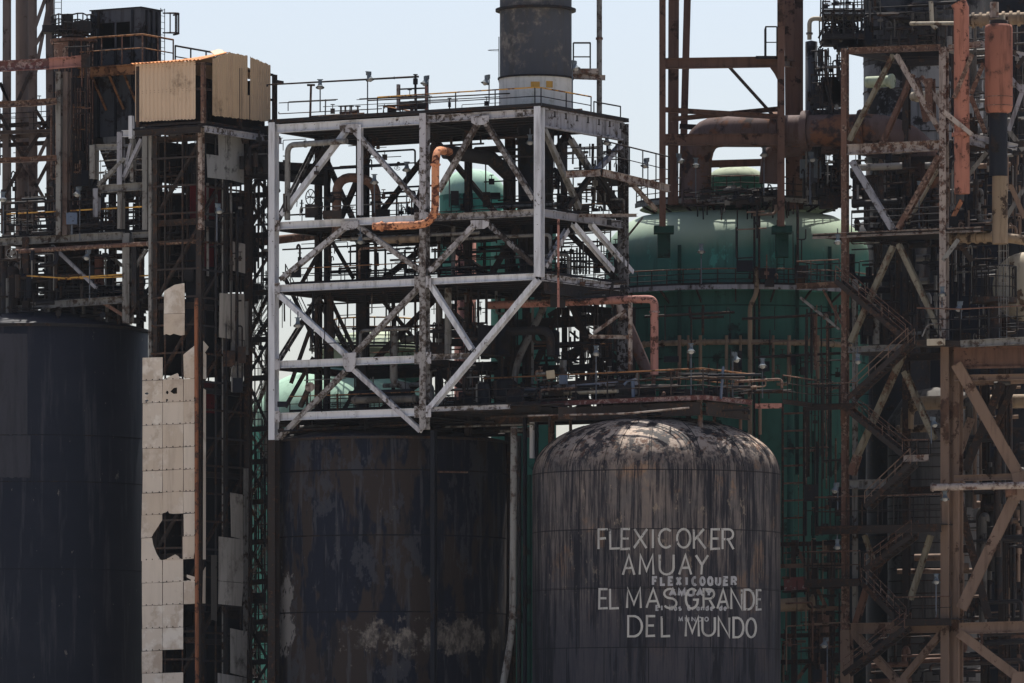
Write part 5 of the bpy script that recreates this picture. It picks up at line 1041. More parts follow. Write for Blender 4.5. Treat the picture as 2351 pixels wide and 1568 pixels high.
# lower tan bay at the right edge and the middle platform
tb = Thing('portal_tower', 'heavy tan fireproofed frame at the lower right edge', 'steel frame', at(2280, 1560, 4))
for p, q, w, m, Y in [((2196, 835), (2340, 1092), .75, 'tan', 5), ((2329, 1143), (2207, 1398), .72, 'tan', 5), ((2201, 1452), (2338, 1556), .62, 'tan', 5), ((2198, 1050), (2230, 960), .5, 'tan', 9), ((2200, 1140), (2270, 1420), .5, 'soot2', 11), ((2215, 1080), (2300, 880), .55, 'soot2', 12), ((2330, 880), (2270, 1010), .4, 'soot2', 13)]:
    tb.beam('brace', at(*p, Y), at(*q, Y), w, w * .9, (-.2, -1, 0), M[m]); d = (Vector(q) - Vector(p))
for p, q, h, m in (((2190, 1098), (2400, 1092), .42, 'tan'), ((2202, 1443), (2400, 1437), .78, 'tan'), ((2190, 822), (2400, 818), 1.5, 'brown'), ((2190, 868), (2400, 864), .4, 'tan')): tb.beam('beam', at(*p, 5.1), at(*q, 4.8), .4, h, UP, M[m])
tb.p('gusset_plate', MB().plate([at(2322, 1088, 4.6), at(2362, 1078, 4.6), at(2362, 1150, 4.6), at(2318, 1146, 4.6), at(2328, 1115, 4.6)], (0, .06, 0)), M['tan']); tb.p('gusset_plate', MB().plate([at(2325, 1545, 4.6), at(2362, 1540, 4.6), at(2362, 1590, 4.6), at(2318, 1590, 4.6)], (0, .06, 0)), M['tan'])
tb.p('bearing', MB().tube([at(2308, 1128, 4.9), at(2334, 1127, 4.9)], .42, 14), M['rust'])
for x in (2262, 2310): tb.beam('column', Vector((at(x, 900, 16).x, 16, 0)), at(x, 830, 16), .5, .5, NL, M['soot2'])
pipe('pale green rusty level tube passing in front of the tan frame', [at(2136, 1119, 3.6), at(2400, 1113, 3.4)], .24, M['rustlight'], 0, ((0, .02), (0, .55)), seg=12)
mp = Thing('platform', 'railed platform with mottled edge at the middle of the right side', 'platform', at(2250, 785, 4))
e = [at(2105, 787, 4.5), at(2205, 790, 3.2), at(2400, 779, 3)]
mp.beam('edge_beam', e[0], e[1], .3, .42, UP, M['soot2']); mp.beam('edge_beam', e[1], e[2], .3, .5, UP, M['gold']); mp.p('deck', MB().plate([v + UP * .27 for v in (e[0], e[1], e[2], e[2] + Vector((0, 9, 0)), e[0] + Vector((0, 9, 0)))], UP * -.06), M['soot'])
railing(mp, [v + UP * .28 for v in e], h=2.1, step=1.9, top='rust', r=.045, toe=False, mids=(.33, .66)); mp.beam('edge_plate', at(*d1(1215, 800), 3.5), at(*d1(1335, 797), 3.2), .3, .45, UP, M['palepipe'], rect=True)
mp.tube('guard', [at(*d1(1180, 760), 3.2), at(*d1(1218, 678), 3.2), at(*d1(1305, 672), 3.2), at(*d1(1308, 760), 3.2)], .06, M['gold'], 6, .2)
# stairs zigzagging up the rusty frame
STL = ['upper dark stair flight descending right along the rusty frame', 'second dark stair flight running down left below the middle platform', 'third dark stair flight descending right from the left landing', 'fourth stair flight climbing right to the lower landing', 'fifth stair flight above the lowest left landing', 'sixth dark stair flight descending right to the bottom landing', 'lowest stair flight at the foot of the rusty frame']
for i, (p, q, o) in enumerate((((1940, 648), (2100, 783), 1.4), ((2115, 792), (1980, 916), 2.0), ((1955, 934), (2093, 1046), 1.4), ((2120, 1068), (2016, 1166), 2.0), ((2117, 1231), (2010, 1309), 1.6), ((1996, 1340), (2083, 1430), 1.2), ((2107, 1443), (1967, 1549), 2.0))):
    a, b = RP(*p, o), RP(*q, o); stairs(STL[i], a, b, 1.0, UR, ('soot2', 'soot', 'tan' if i in (1, 3) else 'rust'), stock=.36)
def landing(label, p, q, o, dpth, h=1.1, top='rust', edge='soot2', eh=.4):
    a, b = RP(*p, o), RP(*q, o); zz = (a.z + b.z) / 2; a.z = b.z = zz
    t = Thing('landing', label, 'platform', a.lerp(b, .5)); t.beam('edge_beam', a, b, .25, eh, UP, M[edge]); t.p('deck', MB().plate([a + UP * (eh / 2 + .03), b + UP * (eh / 2 + .03), b + UP * (eh / 2 + .03) + UR * dpth, a + UP * (eh / 2 + .03) + UR * dpth], UP * -.05), M['soot'])
    railing(t, [a + UP * (eh / 2 + .03), b + UP * (eh / 2 + .03)], h=h, step=1.2, top=top, rail='soot2', post='soot2', r=.04, toe=False, mids=(.5,)); railing(t, [a + UR * dpth + UP * (eh / 2 + .03), b + UR * dpth + UP * (eh / 2 + .03)], h=h, step=1.2, r=.04, toe=False); railing(t, [a + UP * (eh / 2 + .03), a + UR * dpth + UP * (eh / 2 + .03)], h=h, step=1.2, r=.04, toe=False)
    return t
t = landing('top stair landing with tan edge jutting left of the rusty column', (1848, 668), (1945, 648), 1.2, 3, 1.5, edge='tan'); t.beam('brace', RP(1853, 685, 1), RP(1934, 757, .4), .16, .18, NL, M['gold']); t.beam('brace', RP(1890, 665, 0), RP(1938, 745, .3), .14, .15, NL, M['rust'])
landing('left stair landing level with the red platform', (1875, 937), (1985, 936), 1.4, 2.5, 1.4); landing('long railed landing in front of the grey reactor skirt', (1896, 1217), (2185, 1217), 1.6, 3, 2.0, eh=.55)
landing('lowest left landing beside the dome tank', (1868, 1341), (1996, 1338), 1.4, 2.5, 1.9, eh=.5); landing('bottom landing at the tan column', (2075, 1432), (2205, 1428), 1.4, 2.5, 1.5, eh=.45); landing('small landing below the third stair flight', (2093, 1055), (2150, 1052), 1.2, 2.2, 1.0, edge='rustlight', eh=.45)
# ------------------------------------------------------------------ upper right: posts, hanging vessel, ducts
pipe('thick faded orange red upright pipe peeling to dark rust at the upper right', [at(2209, 445, 3.4), at(2207, 20, 3.4), at(2200, 5, 3.4)], mm(18, 3), M['salmon'], 0, ((0, .32),), seg=18)
hv = Thing('red_vessel', 'brick red cylindrical vessel with rounded ends standing on a black pipe at the upper right', 'vessel', at(2293, 258, 4)); c = at(2293, 250, 4); Rv = mm(32, 4); ztv = at(0, 62, 4).z
hv.p('shell', MB().lathe((c.x, 4, 0), [(Rv * .55, c.z - .35), (Rv * .9, c.z - .2), (Rv, c.z + .15), (Rv, ztv - .1), (Rv * .93, ztv + .12), (Rv * .6, ztv + .22)], 40), M['brick']); hv.p('cap', MB().lathe((c.x, 4, 0), [(Rv * .68, ztv + .1), (Rv * .68, ztv + .45), (.01, ztv + .5)], 32), M['soot2'])
hv.p('support_pipe', MB().lathe((at(2292, 0, 4).x, 4, 0), [(mm(21, 4), at(0, 405, 4).z), (mm(21, 4), c.z - .2)], 28), M['dark']); hv.p('lagging', MB().lathe((at(2296, 0, 4).x, 4, 0), [(mm(18, 4), at(0, 560, 4).z), (mm(18, 4), at(0, 405, 4).z)], 28), M['tanpipe'])
hv.tube('neck', [at(2283, 40, 4), at(2283, 5, 4)], .3, M['rustlight'], 10); hv.beam('lug', at(2297, 55, 4.4), at(2297, 35, 4.4), .6, .3, NL, M['palepipe'], rect=True)
for z in (.2, .5): ring(hv, (c.x, 4), Rv, c.z + z * 2 - .2, .02, .05, 'rust')
hb = Thing('support_beams', 'white and rust channel beams carrying the red vessel on the right', 'beam', at(2250, 320, 5))
for p, q, h, m in (((2188, 304), (2336, 338), .42, 'white2'), ((2189, 316), (2262, 333), .42, 'greywhite'), ((2178, 110), (2251, 101), .38, 'rustlight'), ((2250, 100), (2352, 128), .4, 'white2'), ((2190, 345), (2352, 330), .4, 'soot2')):
    hb.beam('beam', at(*p, 4.6 if q[1] < 341 else 9), at(*q, 4.2 if q[1] < 341 else 9), .3, h, UP, M[m])
for p, q, m, Y in (((2352, 195), (2316, 300), 'greywhite', 6), ((2190, 225), (2232, 125), 'rust', 3), ((2165, 255), (2232, 310), 'rustlight', 2.8), ((2228, 220), (2262, 305), 'rust', 7), ((2258, 145), (2230, 215), 'rust', 8), ((2200, 430), (2265, 350), 'gold', 6), ((2316, 175), (2352, 215), 'greywhite', 7), ((2316, 300), (2350, 345), 'gold', 7), ((2335, 155), (2352, 130), 'soot2', 4), ((2180, 514), (2208, 460), 'orange', 9), ((2320, 425), (2352, 500), 'tan', 7), ((2352, 430), (2310, 500), 'gold', 8), ((2165, 598), (2200, 550), 'gold', 5), ((2232, 600), (2190, 545), 'soot2', 7)):
    hb.beam('brace', at(*p, Y), at(*q, Y), .3, .3, (0, -1, 0), M[m])
pipe('tan ribbed duct running level at the top right corner', [at(2226, 47, 9), at(2400, 40, 8)], mm(14, 9), M['tanpipe'], 0, [(0, .1 * i + .05) for i in range(10)], seg=18)
pipe('soot blackened ribbed bellows duct across the grey reactor top', [at(2048, 42, 22), at(2200, 45, 20)], mm(10, 22), M['greydim'], 0, [(0, .12 * i + .06) for i in range(8)], seg=16)
pipe('curved grey duct dropping into the ribbed bellows duct', [at(2010, -20, 22.5), at(2012, 20, 22.5), at(2052, 44, 22.5)], mm(10, 22), M['greydim'], 1.0, seg=14)
pipe('thin pale pipe running level below the tan ribbed duct', [at(2090, 54, 18), at(2220, 53, 15), at(2290, 49, 12)], .13, M['palepipe'], 0); pipe('short pale pipe stub hooking down at the top of the grey reactor', [at(2137, 3, 20), at(2140, 57, 20), at(2150, 66, 20)], .16, M['palepipe'], .5)
pipe('cream lagged drum stub lying level in front of the grey reactor', [at(1990, 189, 16), at(2050, 186, 15)], .40, M['cream'], 0, ((0, .95),), seg=18); pipe('grey lagged pipe stub entering the grey reactor at right', [at(2095, 222, 17), at(2165, 216, 15)], .32, M['palepipe'], 0, ((0, .15),), seg=16)
pipe('big tan lagged pipe bending at the right edge above the cylinder end', [at(2172, 549, 7), at(2300, 543, 5), at(2400, 560, 5)], mm(11, 6), M['tanpipe'], 1.5, [(0, .15 * i + .1) for i in range(6)], seg=16)
pipe('tan lagged pipe with elbow crossing low behind the tan columns', [at(2082, 985, 18), at(2084, 926, 18), at(2400, 920, 16)], mm(16, 17), M['tanpipe'], 1.3, ((1, .35),), seg=16); pipe('dim tan pipe under the brown girder at the right edge', [at(2225, 877, 13), at(2400, 870, 12)], mm(9, 13), M['tan'], 0, seg=14)
for i, (y, x0, x1, r) in enumerate(((1158, 2235, 2400, 8), (1197, 2260, 2340, 6), (1280, 2100, 2200, 8), (1312, 2060, 2260, 6), (985, 2060, 2140, 9))):
    pipe(['dim level pipe in shadow behind the tan diagonal brace', 'short dim level pipe stub in shadow at the right', 'dim level pipe in front of the reactor skirt', 'lower dim level pipe in front of the reactor skirt', 'pale level pipe on top of the reactor skirt'][i], [at(x0, y, 19), at(x1, y - 2, 18)], mm(r, 18), M['tan' if i < 4 else 'tanpipe'], 0)
dr = Thing('horizontal_drum', 'pale beige rounded drum end behind the caged ladder at the right edge', 'drum', at(2330, 740, 11)); c = at(2352, 658, 9); dr.p('shell', MB().lathe(c, [(mm(78, 14), 6)] + [(mm(78, 14) * math.cos(a), -mm(40, 14) * math.sin(a)) for a in [math.pi / 2 * i / 10 for i in range(10)]] + [(.01, -mm(40, 14))], 48, axis=(.5, .86, 0)), M['palepipe'])
lp_ = Thing('ladder_platform', 'round caged ladder platform in front of the beige drum end', 'platform', at(2285, 680, 6)); pc = at(2283, 684, 7); 
lp_.p('deck', MB().lathe(pc, [(.01, 0), (1.55, 0), (1.55, -.35), (.01, -.5)], 24, smooth=False), M['soot2']); railing(lp_, arcpts(pc, 1.5, pc.z + .02, 150, 390, 12), h=2.1, step=.7, r=.045, toe=False, mids=(.33, .66)); ladder(lp_, pc + Vector((.5, -1.2, -3.5)), 8, (1, 0, 0), (0, -1, 0), 'gold'); lp_.tube('post', [Vector((pc.x, pc.y, pc.z - 3.5)), pc], .5, M['soot2'], 12)
# caged valve platform at the top right
vp = Thing('valve_platform', 'burnt black caged valve platform at the top right against the sky', 'platform', at(1935, 90, 20))
for k, (y, x0, x1) in enumerate(((84, 1888, 1985), (30, 1890, 1985))):
    a, b = at(x0, y, 19), at(x1, y, 19); vp.p('deck', MB().plate([a, b, b + Vector((0, 4, 0)), a + Vector((0, 4, 0))], UP * -.14), M['soot']); railing(vp, [a, b], h=1.9, step=.8, r=.05, mids=(.3, .6), wob=.05); railing(vp, [a + Vector((0, 4, 0)), b + Vector((0, 4, 0))], h=1.6, step=1.0, r=.05, wob=.05)
for k in range(16):
    x = random.uniform(1890, 1982); y = random.uniform(20, 95); vp.tube('pipe_run', [at(x, y, 20), at(x + random.choice((0, 0, 25, -20)), y + random.uniform(20, 60), 20)], random.uniform(.05, .12), M['soot'], 5)
for k in range(9): vp.p('valve', MB().box(at(random.uniform(1895, 1975), random.uniform(85, 115), 20), random.uniform(.5, 1.6), 1.2, random.uniform(.3, .9)), M['soot'])
vp.tube('drum', [at(1925, 62, 20.5), at(1962, 62, 20.5)], .42, M['greydim'], 12)
lowp = Thing('burnt_gallery', 'burnt black pipe gallery below the caged valve platform', 'platform', at(1930, 250, 21))
for y, x0, x1 in ((388 / 1.742 + 0, 1860, 1944), (225, 1862, 1940)): pass
a, b = at(1858, 383 / 1.0 * 1.0 - 0, 21), at(1945, 383, 21)
for zz, x0, x1, m in ((225, 1862, 1942, 'soot'), (252, 1868, 1944, 'soot')):
    a, b = at(x0, zz, 20), at(x1, zz - 3, 20); lowp.p('deck', MB().plate([a, b, b + Vector((0, 4, 0)), a + Vector((0, 4, 0))], UP * -.35), M[m])
a, b = at(1862, 222, 20), at(1942, 220, 20); railing(lowp, [a, b], h=1.5, step=.9, r=.045, mids=(.3, .65), wob=.05)
for k in range(14):
    x = random.uniform(1875, 1938); y = random.uniform(110, 200); lowp.tube('pipe_run', [at(x, y, 20), at(x + random.choice((0, 0, 0, 20)), y + random.uniform(30, 110), 20)], random.uniform(.05, .16), M['soot' if k % 3 else 'soot2'], 5)
for k in range(6): lowp.p('valve', MB().box(at(random.uniform(1905, 1938), random.uniform(170, 235), 20.5), random.uniform(.5, 1.4), 1.2, random.uniform(.6, 1.6)), M['soot'])
lowp.tube('duct', [at(1872, 206, 21), at(1935, 210, 21)], .5, M['soot2'], 12); lowp.tube('cross_pipe', [at(1875, 155, 20), at(1945, 152, 20)], .12, M['gold'], 6)
lowp.beam('brace', at(1885, 270, 20), at(1905, 245, 20), .2, .2, (0, -1, 0), M['soot'])
# junk behind the derrick, on the green vessel crown
jk = Thing('equipment_cluster', 'dark cluster of vessels and pipes behind the derrick right leg', 'equipment', at(1870, 460, 25))
for x, y0, y1, r, m in ((1858, 345, 455, .5, 'greydim'), (1885, 350, 460, .35, 'soot'), (1905, 380, 455, .4, 'soot2'), (1926, 330, 460, .45, 'soot'), (1990, 410, 470, .6, 'soot'), (2030, 340, 500, .4, 'tan'), (2100, 350, 480, .5, 'soot2')): jk.tube('upright', [at(x, y1, 25), at(x, y0, 25)], r, M[m], 10)
for k in range(22):
    x = random.uniform(1840, 1945); y = random.uniform(395, 465); w = random.uniform(10, 50); jk.tube('pipe_run', [at(x, y, 24), at(x + w, y - 1, 24)] if k % 2 else [at(x, y, 24), at(x, y + w, 24)], random.uniform(.05, .13), M['soot' if k % 3 else 'soot2'], 5)
t = Thing('junction_box', 'slate grey upright cabinet near the derrick right leg', 'box', at(1860, 395, 22)); t.p('cabinet', MB().box(at(1861, 388, 22), 1.5, .8, 1.3), M['lamp']); t.p('post', MB().tube([at(1861, 470, 22), at(1861, 400, 22)], .1, 6), M['lamppole'])
# ------------------------------------------------------------------ dark stair tower between the lift tower and the frame
sx = Thing('stair_tower', 'black skeletal stair tower between the lift tower and the white frame', 'tower', at(595, 1000, 20))
XS = (566, 618)
for x in XS:
    for Y in (17, 23): sx.beam('column', at(x, 1790, Y), at(x + (2 if Y > 20 else 0), 290, Y), .28, .3, (0, -1, 0), M['soot'])
lv = [300, 375, 448, 540, 585, 672, 780, 868, 985, 1060, 1152, 1244, 1336, 1428, 1520, 1600]
for y in lv:
    sx.beam('beam', at(560, y + 2, 17), at(625, y - 2, 17), .25, .38, UP, M['soot']); sx.beam('beam', at(562, y + 2, 23), at(625, y - 2, 23), .25, .3, UP, M['soot'])
    if y > 400: railing(sx, [at(561, y - 3, 16.8), at(624, y - 6, 16.8)], h=1.05, step=1.0, r=.035, toe=False, split=False)
for i, (ya, yb) in enumerate(zip(lv, lv[1:])):
    l2r = i % 2
    p, q = (at(568, yb, 18 + l2r * 2), at(616, ya, 18 + l2r * 2)) if l2r else (at(616, yb, 21), at(568, ya, 21))
    if not (480 < ya < 600): stairs('black stair flight with treads painted sunlit inside the skeletal stair tower, ' + ['topmost', 'second from top', 'third from top', 'x', 'x', 'above the middle platform', 'below the middle platform', 'at the frame floor line', 'beside the torn cladding', 'just above the tank top', 'level with the tank rim', 'by the upper tank wall', 'by the middle tank wall', 'by the lower tank wall', 'lowest'][i], p, q, 1.2, (0, 1, 0), ('rustlight' if i > 5 else 'soot2', 'palepipe', 'gold' if i > 4 else 'soot'), stock=.2, n=9)  # pale tread colour paints in the sun falling on the flights
    sx.beam('brace', at(566, ya, 16.8) if i % 2 else at(618, ya, 16.8), at(618, yb, 16.8) if i % 2 else at(566, yb, 16.8), .2, .2, (0, -1, 0), M['soot'])
gv_ = Thing('bridge', 'black burnt truss bridge joining the shed and lift tower to the frame', 'bridge', at(590, 420, 15))
for y0, y1, Y in ((300, 296, 15), (330, 326, 15), (382, 385, 15), (392, 405, 15)): gv_.beam('chord', at(560, y0, Y), at(760 if y0 > 380 else 640, y1 + (8 if y0 > 380 else 0), Y), .3, .5 if y0 < 380 else .9, UP, M['soot'])
for k in range(6): gv_.beam('brace', at(562 + k * 12, 300 + (k % 2) * 85, 15), at(574 + k * 12, 385 - (k % 2) * 85, 15), .2, .22, (0, -1, 0), M['soot'])
for x, y0, y1 in ((664, 330, 490), (756, 355, 500)): pass
pipe('red brown level beam like pipe behind the frame below its second floor', [at(555, 560, 19), at(755, 537, 17)], .3, M['rust'], 0)
t = Thing('motor', 'dark motor drum on the stair tower platform beside the frame', 'motor', at(572, 640, 17)); t.p('body', MB().tube([at(560, 607, 17), at(582, 607, 17)], .5, 12), M['soot']); t.p('foot', MB().tube([at(571, 607, 17), at(571, 650, 17)], .25, 8), M['soot'])
# ------------------------------------------------------------------ floodlights
for h, b_, L, Y, rz, hang in [
    (b0(808, 515), b0(785, 820), 'floodlight on a tall thin pole rising from the middle of the roof deck', 9, .6, False), (b0(478, 568), b0(485, 760), 'floodlight on a short pole near the left end of the roof deck', 12, 0, False),
    (b0(1205, 543), b0(1190, 745), 'floodlight on the railed box frame beside the valve tree', 9, -.9, False), (b0(1620, 538), b0(1597, 705), 'floodlight on a thin pole left of the smoke stack base', 3, -1.0, False),
    (c0(503, 440), c0(530, 750), 'floodlight beside the smoke stack right side platform', 5, .9, False), (c0(1000, 1105), c0(985, 1255), 'floodlight at the far end of the frame side walkway', 11, -.8, False),
    (c0(1335, 1103), c0(1330, 1352), 'floodlight on a pole before the brown overhead pipe elbow', 21, 0, False), (c0(1218, 1073), c0(1215, 1250), 'floodlight behind the derrick left legs', 22, .8, False),
    (c0(1800, 1030), c0(1795, 1330), 'floodlight on a tall thin pole left of the derrick right leg', 21, 0, False), (d0(422, 1062), d0(398, 1390), 'floodlight on a blue pole in the dark equipment cluster', 20, .6, False),
    (d0(1165, 1262), d0(1180, 1550), 'pinkish floodlight on a slim pole inside the rusty frame', 9, .4, False), (c0(728, 948), None, 'floodlight hanging below the far end of the frame side girder', 8, 0, True),
    (c0(205, 945), None, 'brownish floodlight hanging below the roof deck near the corner column', 2, 0, True), (c1(1372, 155), c1(1373, 400), 'floodlight on a pole at the curved ring walkway', 20.2, 0, False),
    (c1(655, 850), c1(660, 1195), 'floodlight on a pale pole in front of the red platform railing', 2, 0, False), (c1(1303, 835), c1(1302, 1165), 'blue grey floodlight on a pole right of the salmon pipe', -1, 0, False),
    (c1(1597, 893), c1(1620, 1185), 'bright floodlight facing left on the red platform', 1, 1.0, False), (c1(1790, 935), c1(1780, 1180), 'bright floodlight facing front at the right end of the red platform', 2, 0, False),
    (a0(537, 1300), a0(525, 1640), 'blue grey floodlight on a blue pole on the upper left platform', 14, -.6, False), (a0(1485, 1415), a0(1500, 1640), 'pale floodlight on a pole in front of the red panel of the lift tower', 8, .6, False),
    (a0(22, 1335), a0(25, 1600), 'floodlight on a thick grey pole at the extreme left edge', 15, 0, False), (d2(597, 230), d2(580, 385), 'white floodlight on a pale pole left of the rusty column', 6, -.8, False),
    (d2(1276, 850), d2(1322, 1115), 'floodlight on a bent pole beside the tan column', 4, 0, False), (d2(525, 1285), d2(510, 1580), 'floodlight low in the dark gap right of the dome tank', 8, -.8, False),
    (d1(1252, 1335), d1(1275, 1490), 'floodlight with blue casing above the third stair flight landing', 5, .8, False), (d1(1317, 448), d1(1322, 560), 'bright white floodlight on the right rusty column', 5, 0, False),
    (d1(1440, 548), d1(1445, 640), 'blue hooded floodlight near the caged ladder', 5, -.7, False), (d1(741, 905), None, 'floodlight hanging under the pale cross beam of the rusty frame', 6.5, 0, True),
    (d1(605, 92), None, 'floodlight hanging under the rusty platform left end', 8, 0, True), (a1(603, 197), a1(588, 510), 'floodlight on a slate pole below the long rusty pipe', 13, -.7, False), (d2(1335, 285), None, 'blue floodlight hanging under the pale green tube', 4, 0, True),
    (d2(602, 615), None, 'blue floodlight hanging below the long landing', 7, 0, True), (b1(326, 658), None, 'floodlight hanging in the frame left bay against the sky', 5, 0, True), (b1(752, 88), None, 'floodlight hanging below the frame second floor', 5, 0, True), (b0(1068, 1130), b0(1050, 1450), 'floodlight on a hooked pole beside the small handwheel', 6, 0, False), (b0(848, 1215), b0(885, 1450), 'floodlight on a hooked pole in front of the brown arch', 6, 0, False)]:
    lamp(h, b_, L, Y, rz, hang)
# ------------------------------------------------------------------ pipework inside the frame
GRP = 'dark pipes crowding the white braced frame'
cols = ['soot', 'soot2', 'soot', 'dark', 'soot2', 'rust', 'gold']
STO = {1: ('in the frame top storey', 40.95, 47.2), 2: ('in the frame second storey', 36.6, 40.3), 3: ('in the frame third storey', 31.3, 36.0), 4: ('in the frame fourth storey', 27.8, 31.0), 5: ('below the frame lowest floor', 26.2, 27.3)}
num = {1: (7, 6), 2: (9, 7), 3: (10, 4), 4: (6, 3), 5: (6, 6)}
CN = {'soot': 'black', 'soot2': 'dark brown', 'dark': 'navy black', 'rust': 'rusty', 'gold': 'grey'}
BAYN = lambda u: 'behind the left bay' if u > 9.05 else 'behind the right bay'
for s, (ph, za, zb3) in STO.items():
    nv, nh = num[s]
    for k in range(nv):
        u = random.uniform(.8, 20.4); v = random.uniform(1.5, 10.8); m = random.choice(cols); r = random.choice((.07, .09, .12, .16, .25)); 
        if s == 1 and u > 9: r = min(r, .09)
        h1 = zb3 if random.random() < .6 else random.uniform(za + 1.4, zb3); pts = [F(u, v, za), F(u, v, h1)]
        if h1 < zb3: pts.append(F(max(.6, min(20.4, u + random.choice((-1, 1)) * random.uniform(1, 4))), v, h1))
        pipe(f'{CN[m]} upright pipe {ph} {BAYN(u)}', pts, r, M[m], r * 3, group=GRP, seg=7)
    for k in range(nh):
        m = random.choice(cols); r = random.choice((.07, .09, .12, .18, .3)); v = random.uniform(1.2, 10.8); u = random.uniform(4, 20); L = random.uniform(4, 12); z = random.uniform(za + .3, zb3 - .2)
        if s == 1: z = random.choice((random.uniform(44.5, 46.8), random.uniform(41.2, 42.4)))
        if s == 1 and r > .1: r = .1
        pts = [F(u, v, z), F(max(.5, u - L), v, z)]
        if random.random() < .5: pts.append(F(max(.5, u - L), v, max(za, z - random.uniform(.6, 2.5))))
        pipe(f'{CN[m]} level pipe {ph} {BAYN(u - L / 2)}', pts, r, M[m], r * 3, group=GRP, seg=7)
EQ = 'dark machines standing on the frame floors'
for k in range(14):
    s = random.choice((2, 3, 3, 4)); ph, za, zb3 = STO[s]; u = random.uniform(1, 20); v = random.uniform(2, 10); r = random.uniform(.4, .8); h = random.uniform(.9, 2.0)
    if u > 9: u *= .4
    c = F(u, v, za); t = Thing('pump', f'dark vertical pump body {ph} {BAYN(u)}', 'pump', c, EQ)
    t.p('body', MB().lathe(c, [(.01, 0), (r * 1.2, 0), (r * 1.2, .12), (r, .14), (r, h), (r * .6, h + r * .35), (.01, h + r * .4)], 16), M[random.choice(('soot', 'soot2', 'dark'))]); t.tube('outlet', [c + UP * h * .6, c + UP * h * .6 + UL * 1.6, c + UP * (h * .6 + 1.2) + UL * 1.6], .13, M['soot2'], 7, .4)
for p, q, Y, r, m, L in (((1000 / 1.0 * 0 + 708, 0), (0, 0), 0, 0, '', ''),):
    pass
pipe('thick grey lagged pipe lying level in the frame fourth storey', [at(*b1(700, 1195), 8), at(*b1(1140, 1185), 5.5)], .25, M['greydim'], 0, ((0, .05), (0, .5), (0, .95)), seg=14)
pipe('thick grey pipe rising and bending in the frame fourth storey', [at(*b1(980, 690), 9), at(*b1(980, 1085), 9), at(*b1(1065, 1095), 8.5), at(*b1(1070, 1170), 8.5)], .27, M['gold'], .6, seg=14)
pipe('pale pink tee pipe slanting in the frame lower left bay', [at(*b1(345, 1235), 10), at(*b1(410, 1090), 9)], .2, M['soot2'], 0, ((0, .98),), seg=10)
t = Thing('blind_flange', 'pale octagonal blind flange at the end of a slanting pipe', 'flange', at(*b1(410, 1130), 8)); t.p('disc', MB().tube([at(*b1(405, 1105), 8.6), at(*b1(412, 1103), 8.2)], .33, 8), M['rustlight'])
pipe('tan lagged pipe level below the frame second floor behind the middle post', [at(*b1(880, 105), 8), at(*b1(1160, 95), 6)], .25, M['tanpipe'], 0, ((0, .5),), seg=12)
pipe('thick slanting grey pipe bending to vertical in the frame lower right bay', [at(*c1(300, 560), 10), at(*c1(105, 950), 8), at(*c1(92, 1200), 8)], .23, M['gold'], 1.5, seg=12)
for i, (x, y0, y1) in enumerate(((60, 580, 1180), (160, 800, 1180), (205, 600, 1250), (395, 480, 1200), (740, 640, 1080), (815, 680, 1060), (640, 880, 1160), (700, 850, 1100))):
    pipe(f'black upright pipe between the frame corner column and the salmon pipe', [at(*c1(x, y1), 10), at(*c1(x, y0), 10)], (.12, .1, .16, .06, .22, .22, .1, .08)[i], M['soot' if i % 2 else 'soot2'], 0, group='black pipes between the frame and the green vessel')
lowg = Thing('pipe_rack', 'black burnt pipe rack between the frame right side and the green vessel', 'pipe rack', at(1340, 900, 14))
for p, q, h in ((c1(0, 690), c1(770, 640), .75), (c1(0, 845), c1(640, 805), .4), (c1(480, 560), c1(760, 590), .5), (c1(330, 985), c1(200, 995), .8), (c1(440, 905), c1(900, 660), .6)): lowg.beam('beam', at(*p, 13), at(*q, 12.5), .35, h, UP, M['soot'])
for p, q in ((c1(405, 575), c1(900, 1000)), (c1(770, 650), c1(340, 1060)), (c1(330, 620), c1(410, 570)), (c1(170, 590), c1(405, 940)), (c1(250, 640), c1(90, 930))): lowg.beam('brace', at(*p, 13.2), at(*q, 13.2), .32, .32, (0, -1, 0), M['soot2'])
for x in (440, 560, 690, 905): lowg.beam('column', at(*c1(x, 1240), 14), at(*c1(x, 560), 14), .4, .4, (0, -1, 0), M['soot'])
for k in range(40):
    x = random.uniform(420, 720); y = random.uniform(560, 1150); lowg.tube('pipe_run', [at(*c1(x, y), 13), at(*c1(x + random.choice((0, 0, 60, 110)), y + random.choice((0, 50, 120))), 13)], random.uniform(.04, .12), M['soot' if k % 3 else 'soot2'], 5)
for y in (190, 240, 280): lowg.tube('pipe_run', [at(*c1(405, y), 14), at(*c1(640, y + 8), 14)], .07, M['soot'], 5)
for k in range(10): x = 420 + k * 21; lowg.tube('pipe_run', [at(*c1(x, 130 + (k * 37) % 80), 14), at(*c1(x, 335), 14)], .07, M['soot'], 5)
for k in range(12): x = 410 + k * 26; lowg.tube('hanger', [at(*c1(x, 460), 12), at(*c1(x, 520 + (k * 53) % 120), 12)], .07, M['soot'], 5)
